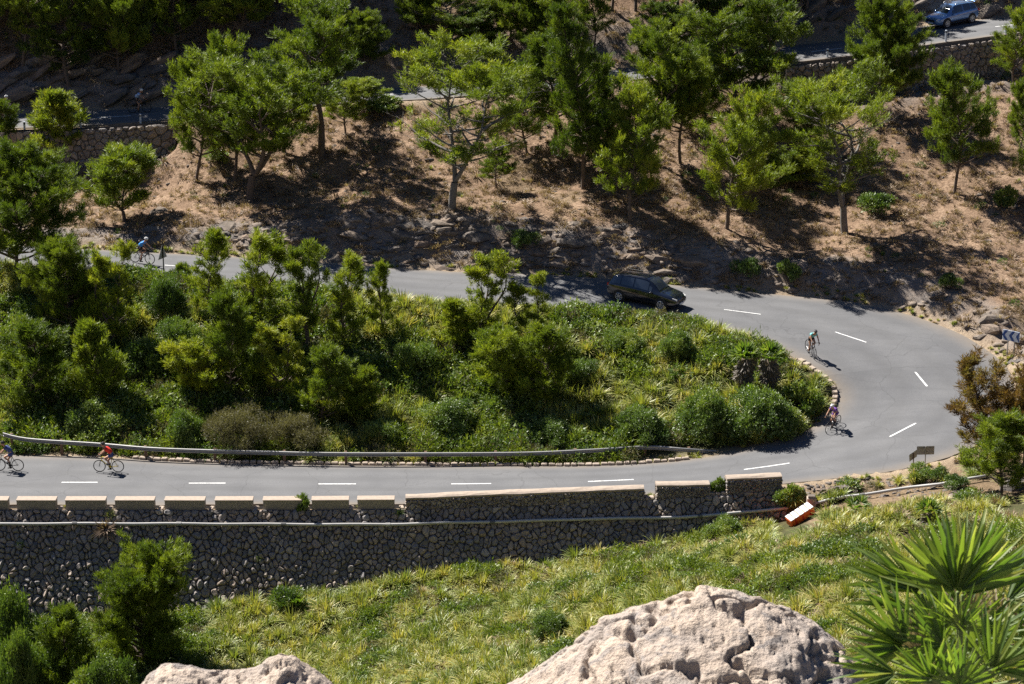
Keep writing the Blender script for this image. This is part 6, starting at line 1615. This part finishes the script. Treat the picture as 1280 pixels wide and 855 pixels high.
FR = [  # hub px, py, y, axis (right, up, toward), facing, size, seed, material, leaflets, spread
 (1197, 740, 10.6, (-.05, 1, .10), (0, -.2, 1), .345, 1, 'palm', 26, 1.30), (1203, 744, 10.75, (.35, 1, -.05), (-.2, -.1, 1), .35, 21, 'palm', 18, 1.0), (1152, 742, 10.8, (-.95, .55, 0), (.15, .6, .8), .33, 2, 'palm', 14, .50), (1138, 762, 10.6, (-.95, .36, 0), (.1, .8, .6), .27, 22, 'palm', 11, .42),
 (1132, 808, 10.5, (-.75, .45, .1), (0, .25, 1), .29, 4, 'palm', 17, 1.05), (1146, 812, 10.7, (-.3, .9, .1), (0, .25, 1), .20, 24, 'palm_dry', 12, .9), (1258, 752, 10.9, (.8, .45, 0), (0, .6, .8), .30, 3, 'palm', 14, .7), (1268, 770, 10.7, (.9, .1, .1), (0, .7, .7), .28, 23, 'palm', 12, .7),
 (1200, 787, 10.5, (-.1, .45, .5), (0, .9, .5), .24, 5, 'palm', 15, 1.35), (1222, 800, 10.4, (.8, .35, .3), (0, .8, .6), .28, 6, 'palm', 14, .9), (1178, 806, 10.5, (-.7, .5, .2), (.2, .4, 1), .22, 10, 'palm', 14, 1.1),
 (1120, 842, 10.3, (-.95, .05, .2), (0, .7, 1), .25, 7, 'palm', 14, .8), (1165, 850, 10.2, (-.35, .9, .3), (0, .4, 1), .20, 8, 'palm', 14, 1.2), (1240, 838, 10.2, (.45, .7, .3), (0, .4, 1), .27, 9, 'palm', 15, 1.1), (1200, 858, 10.2, (.05, .8, .4), (0, .5, 1), .22, 31, 'palm', 14, 1.2),
 (1212, 775, 10.9, (.3, .9, -.2), (.2, .2, 1), .20, 11, 'palm_dry', 11, 1.0), (1190, 770, 11.3, (.0, 1, -.1), (0, .1, 1), .26, 35, 'palm', 16, 1.3), (1225, 820, 11.0, (.2, 1, -.1), (0, .1, 1), .26, 36, 'palm', 16, 1.3), (1160, 830, 11.0, (-.2, 1, -.1), (0, .1, 1), .24, 37, 'palm', 16, 1.3), (1288, 800, 11.1, (.2, .9, 0), (-.3, .2, 1), .30, 12, 'palm', 16, 1.1), (1176, 790, 10.7, (-.3, .9, -.2), (.1, .1, 1), .22, 32, 'palm', 15, 1.2),
 (1165, 885, 10.3, (-.6, .1, .3), (0, .8, 1), .26, 13, 'palm', 14, 1.1), (1275, 850, 10.3, (.6, .5, .3), (0, .5, 1), .26, 33, 'palm', 14, 1.1), (1098, 818, 10.9, (-.9, .3, 0), (.1, .3, 1), .16, 15, 'palm_dry', 9, .9), (1245, 790, 11.1, (.4, .8, -.2), (0, .2, 1), .24, 34, 'palm_dry', 10, .9)]
cv = lambda a: RT * a[0] + UPV * a[1] + TOC * a[2]
for px, py, y, ax, nr, sz, sd, mt, nl, spd in FR:
    frond(pal, near(px, py, y), cv(ax), cv(nr), sz * 1.08, sd, mt, n=nl, spread=spd, w=.0135 if mt == 'palm' else .009)
def small_palm(px, py, h, n, size, label, dead=0, trunk=.4, lean=0):
    p = hit(px, py); o = empty('fan_palm', tuple(p)); tag(o, label, 'palm'); rr = random.Random(int(px)); top = Vector(p) + Vector((lean, 0, h))
    mb = MB(); mb.tube([(0, 0, -.2), (lean * .5, 0, h * .5), (lean, 0, h)], [trunk * .5, trunk * .55, trunk * .4], 9); mb.build('trunk', M['trunkp'], o, True)
    for i in range(n + dead):
        az = i * 2.4; e = rr.uniform(.1, 1.3) if i < n else rr.uniform(-1.45, -.8); d = Vector((math.cos(az) * math.cos(e), math.sin(az) * math.cos(e), math.sin(e)))
        root = top if i < n else Vector(p) + Vector((lean * .7, 0, h * rr.uniform(.45, 1.0)))
        hub = root + (d * size * .8 if i < n else Vector((d.x, d.y, 0)) * trunk * .8)
        frond(o, hub, d, Vector((0, 0, 1)) - d * .3 + Vector((0, -.4, 0)), size * (1 if i < n else .95), i, 'palm' if i < n else 'palm_dead', root=root, sep=False)
    return o
small_palm(930, 500, 2.5, 18, .62, 'shaggy fan palm with a skirt of dead leaves, left of two on the island', 34, .5)
small_palm(958, 498, 2.4, 18, .60, 'shaggy dark-skirted fan palm on the island, right of two beside the road', 36, .55, .2)
small_palm(938, 520, 1.2, 12, .45, 'low fan palm in front of the two shaggy ones', 14, .3)
small_palm(1160, 655, .55, 9, .5, 'small fan palm on a dark stump behind the foreground palm tips', 5, .24)
small_palm(1072, 648, .5, 9, .5, 'small fan palm in the scrub right of the fallen barrier', 0, .15)
small_palm(380, 640, .2, 7, .3, 'tiny fan palm on the wall beside the leafy parapet bush', 0, .05)
small_palm(372, 770, .5, 8, .45, 'small fan palm at the foot of the retaining wall, left of centre', 0, .12)

# ------------------------------------------------------------------ foreground boulders
def boulder(name, outline_top, y, depth, label, seed):
    """lumpy weathered limestone whose skyline follows the given top edge, solid to the ground below"""
    xs = [a[0] for a in outline_top]; x0, x1 = near(xs[0], 855, y).x, near(xs[-1], 855, y).x
    nx, nv = 320, 420; V = np.zeros((nx, nv, 3)); U = np.linspace(0, 1, nx); Ph = np.linspace(0, PI, nv)
    pxs = np.interp(U, [(a - xs[0]) / (xs[-1] - xs[0]) for a in xs], xs)
    top = np.array([WY(a, b, y)[2] for a, b in zip(pxs, np.interp(pxs, xs, [a[1] for a in outline_top]))]); base = top.min() - .75
    k_ = np.ones(9) / 9; top = np.convolve(np.pad(top, 4, mode='edge'), k_, 'valid')
    xw = x0 + (x1 - x0) * U
    endf = np.sqrt(np.clip(1 - (2 * U - 1) ** 10, 0, 1))
    for j, ph in enumerate(Ph):
        cc = math.cos(ph); yy = y - cc * (depth * 3.0 if cc > 0 else depth * .7) * (0.45 + .55 * endf); zz = base + (top - base) * (1 - abs(cc) ** (1.3 if cc > 0 else 3))
        V[:, j] = np.stack([xw, yy, zz], 1)
    du = np.gradient(V, axis=0); dv = np.gradient(V, axis=1); N = unit(np.cross(du, dv)); 
    if N[nx // 2, nv // 2, 2] < 0: N = -N
    X, Y, Z = V[..., 0], V[..., 1], V[..., 2]
    big = fbm(X * 1.7 + seed, Y * 1.7, Z * 2.4, oct=4) * .07; rid = -np.abs(fbm(X * 3.5 + seed, Y * 5, Z * 7, oct=4)) * .03
    f = fbm(X * 14, Y * 14, Z * 14 + seed, oct=4, gain=.6); pits = -np.clip(fbm(X * 20 + 5, Y * 20, Z * 20, oct=3) - .12, 0, 1) * .085 * np.clip(fbm(X * 4, Y * 4, Z * 4) + .6, 0, 1)
    crack = -np.exp(-(fbm(X * 2.2 + 9, Y * 2.2, Z * 3.2 + 2, oct=4) / .03) ** 2) * .035
    V = V + N * (big + rid + f * .014 + pits * .8 + crack * 1.5 + (-np.abs(fbm(X * 1.1 + Z, Y, Z * 2.2 + 4, oct=2)) * .06))[..., None]
    idx = np.arange(nx * nv).reshape(nx, nv); q = np.stack([idx[:-1, :-1], idx[1:, :-1], idx[1:, 1:], idx[:-1, 1:]], -1).reshape(-1, 4)
    loc = np.array([(x0 + x1) / 2, y, base]); me = mesh_np(name, V.reshape(-1, 3) - loc, q, M['boulder'], smooth=True)
    bm = bmesh.new(); bm.from_mesh(me); 
    if sum(f_.normal.z for f_ in bm.faces) < 0: bmesh.ops.reverse_faces(bm, faces=bm.faces)
    bm.to_mesh(me); bm.free()
    o = link(name, me); o.location = loc; tag(o, label, 'boulder')
boulder('boulder', [(600, 880), (635, 856), (670, 836), (705, 818), (738, 800), (752, 784), (775, 776), (805, 764), (835, 752), (862, 745), (905, 744), (950, 748), (985, 760), (1015, 780), (1045, 800), (1075, 826), (1105, 868)], 12.5, .8, 'large pitted pale limestone boulder in the centre foreground', 3)
boulder('boulder', [(150, 888), (172, 857), (198, 832), (215, 827), (240, 826), (262, 832), (285, 833), (315, 832), (333, 824), (352, 820), (370, 827), (392, 844), (412, 857), (430, 885)], 11.0, .5, 'flat-topped pale limestone boulder in the lower left foreground', 17)
print('all done', round(time.time() - T0, 1))
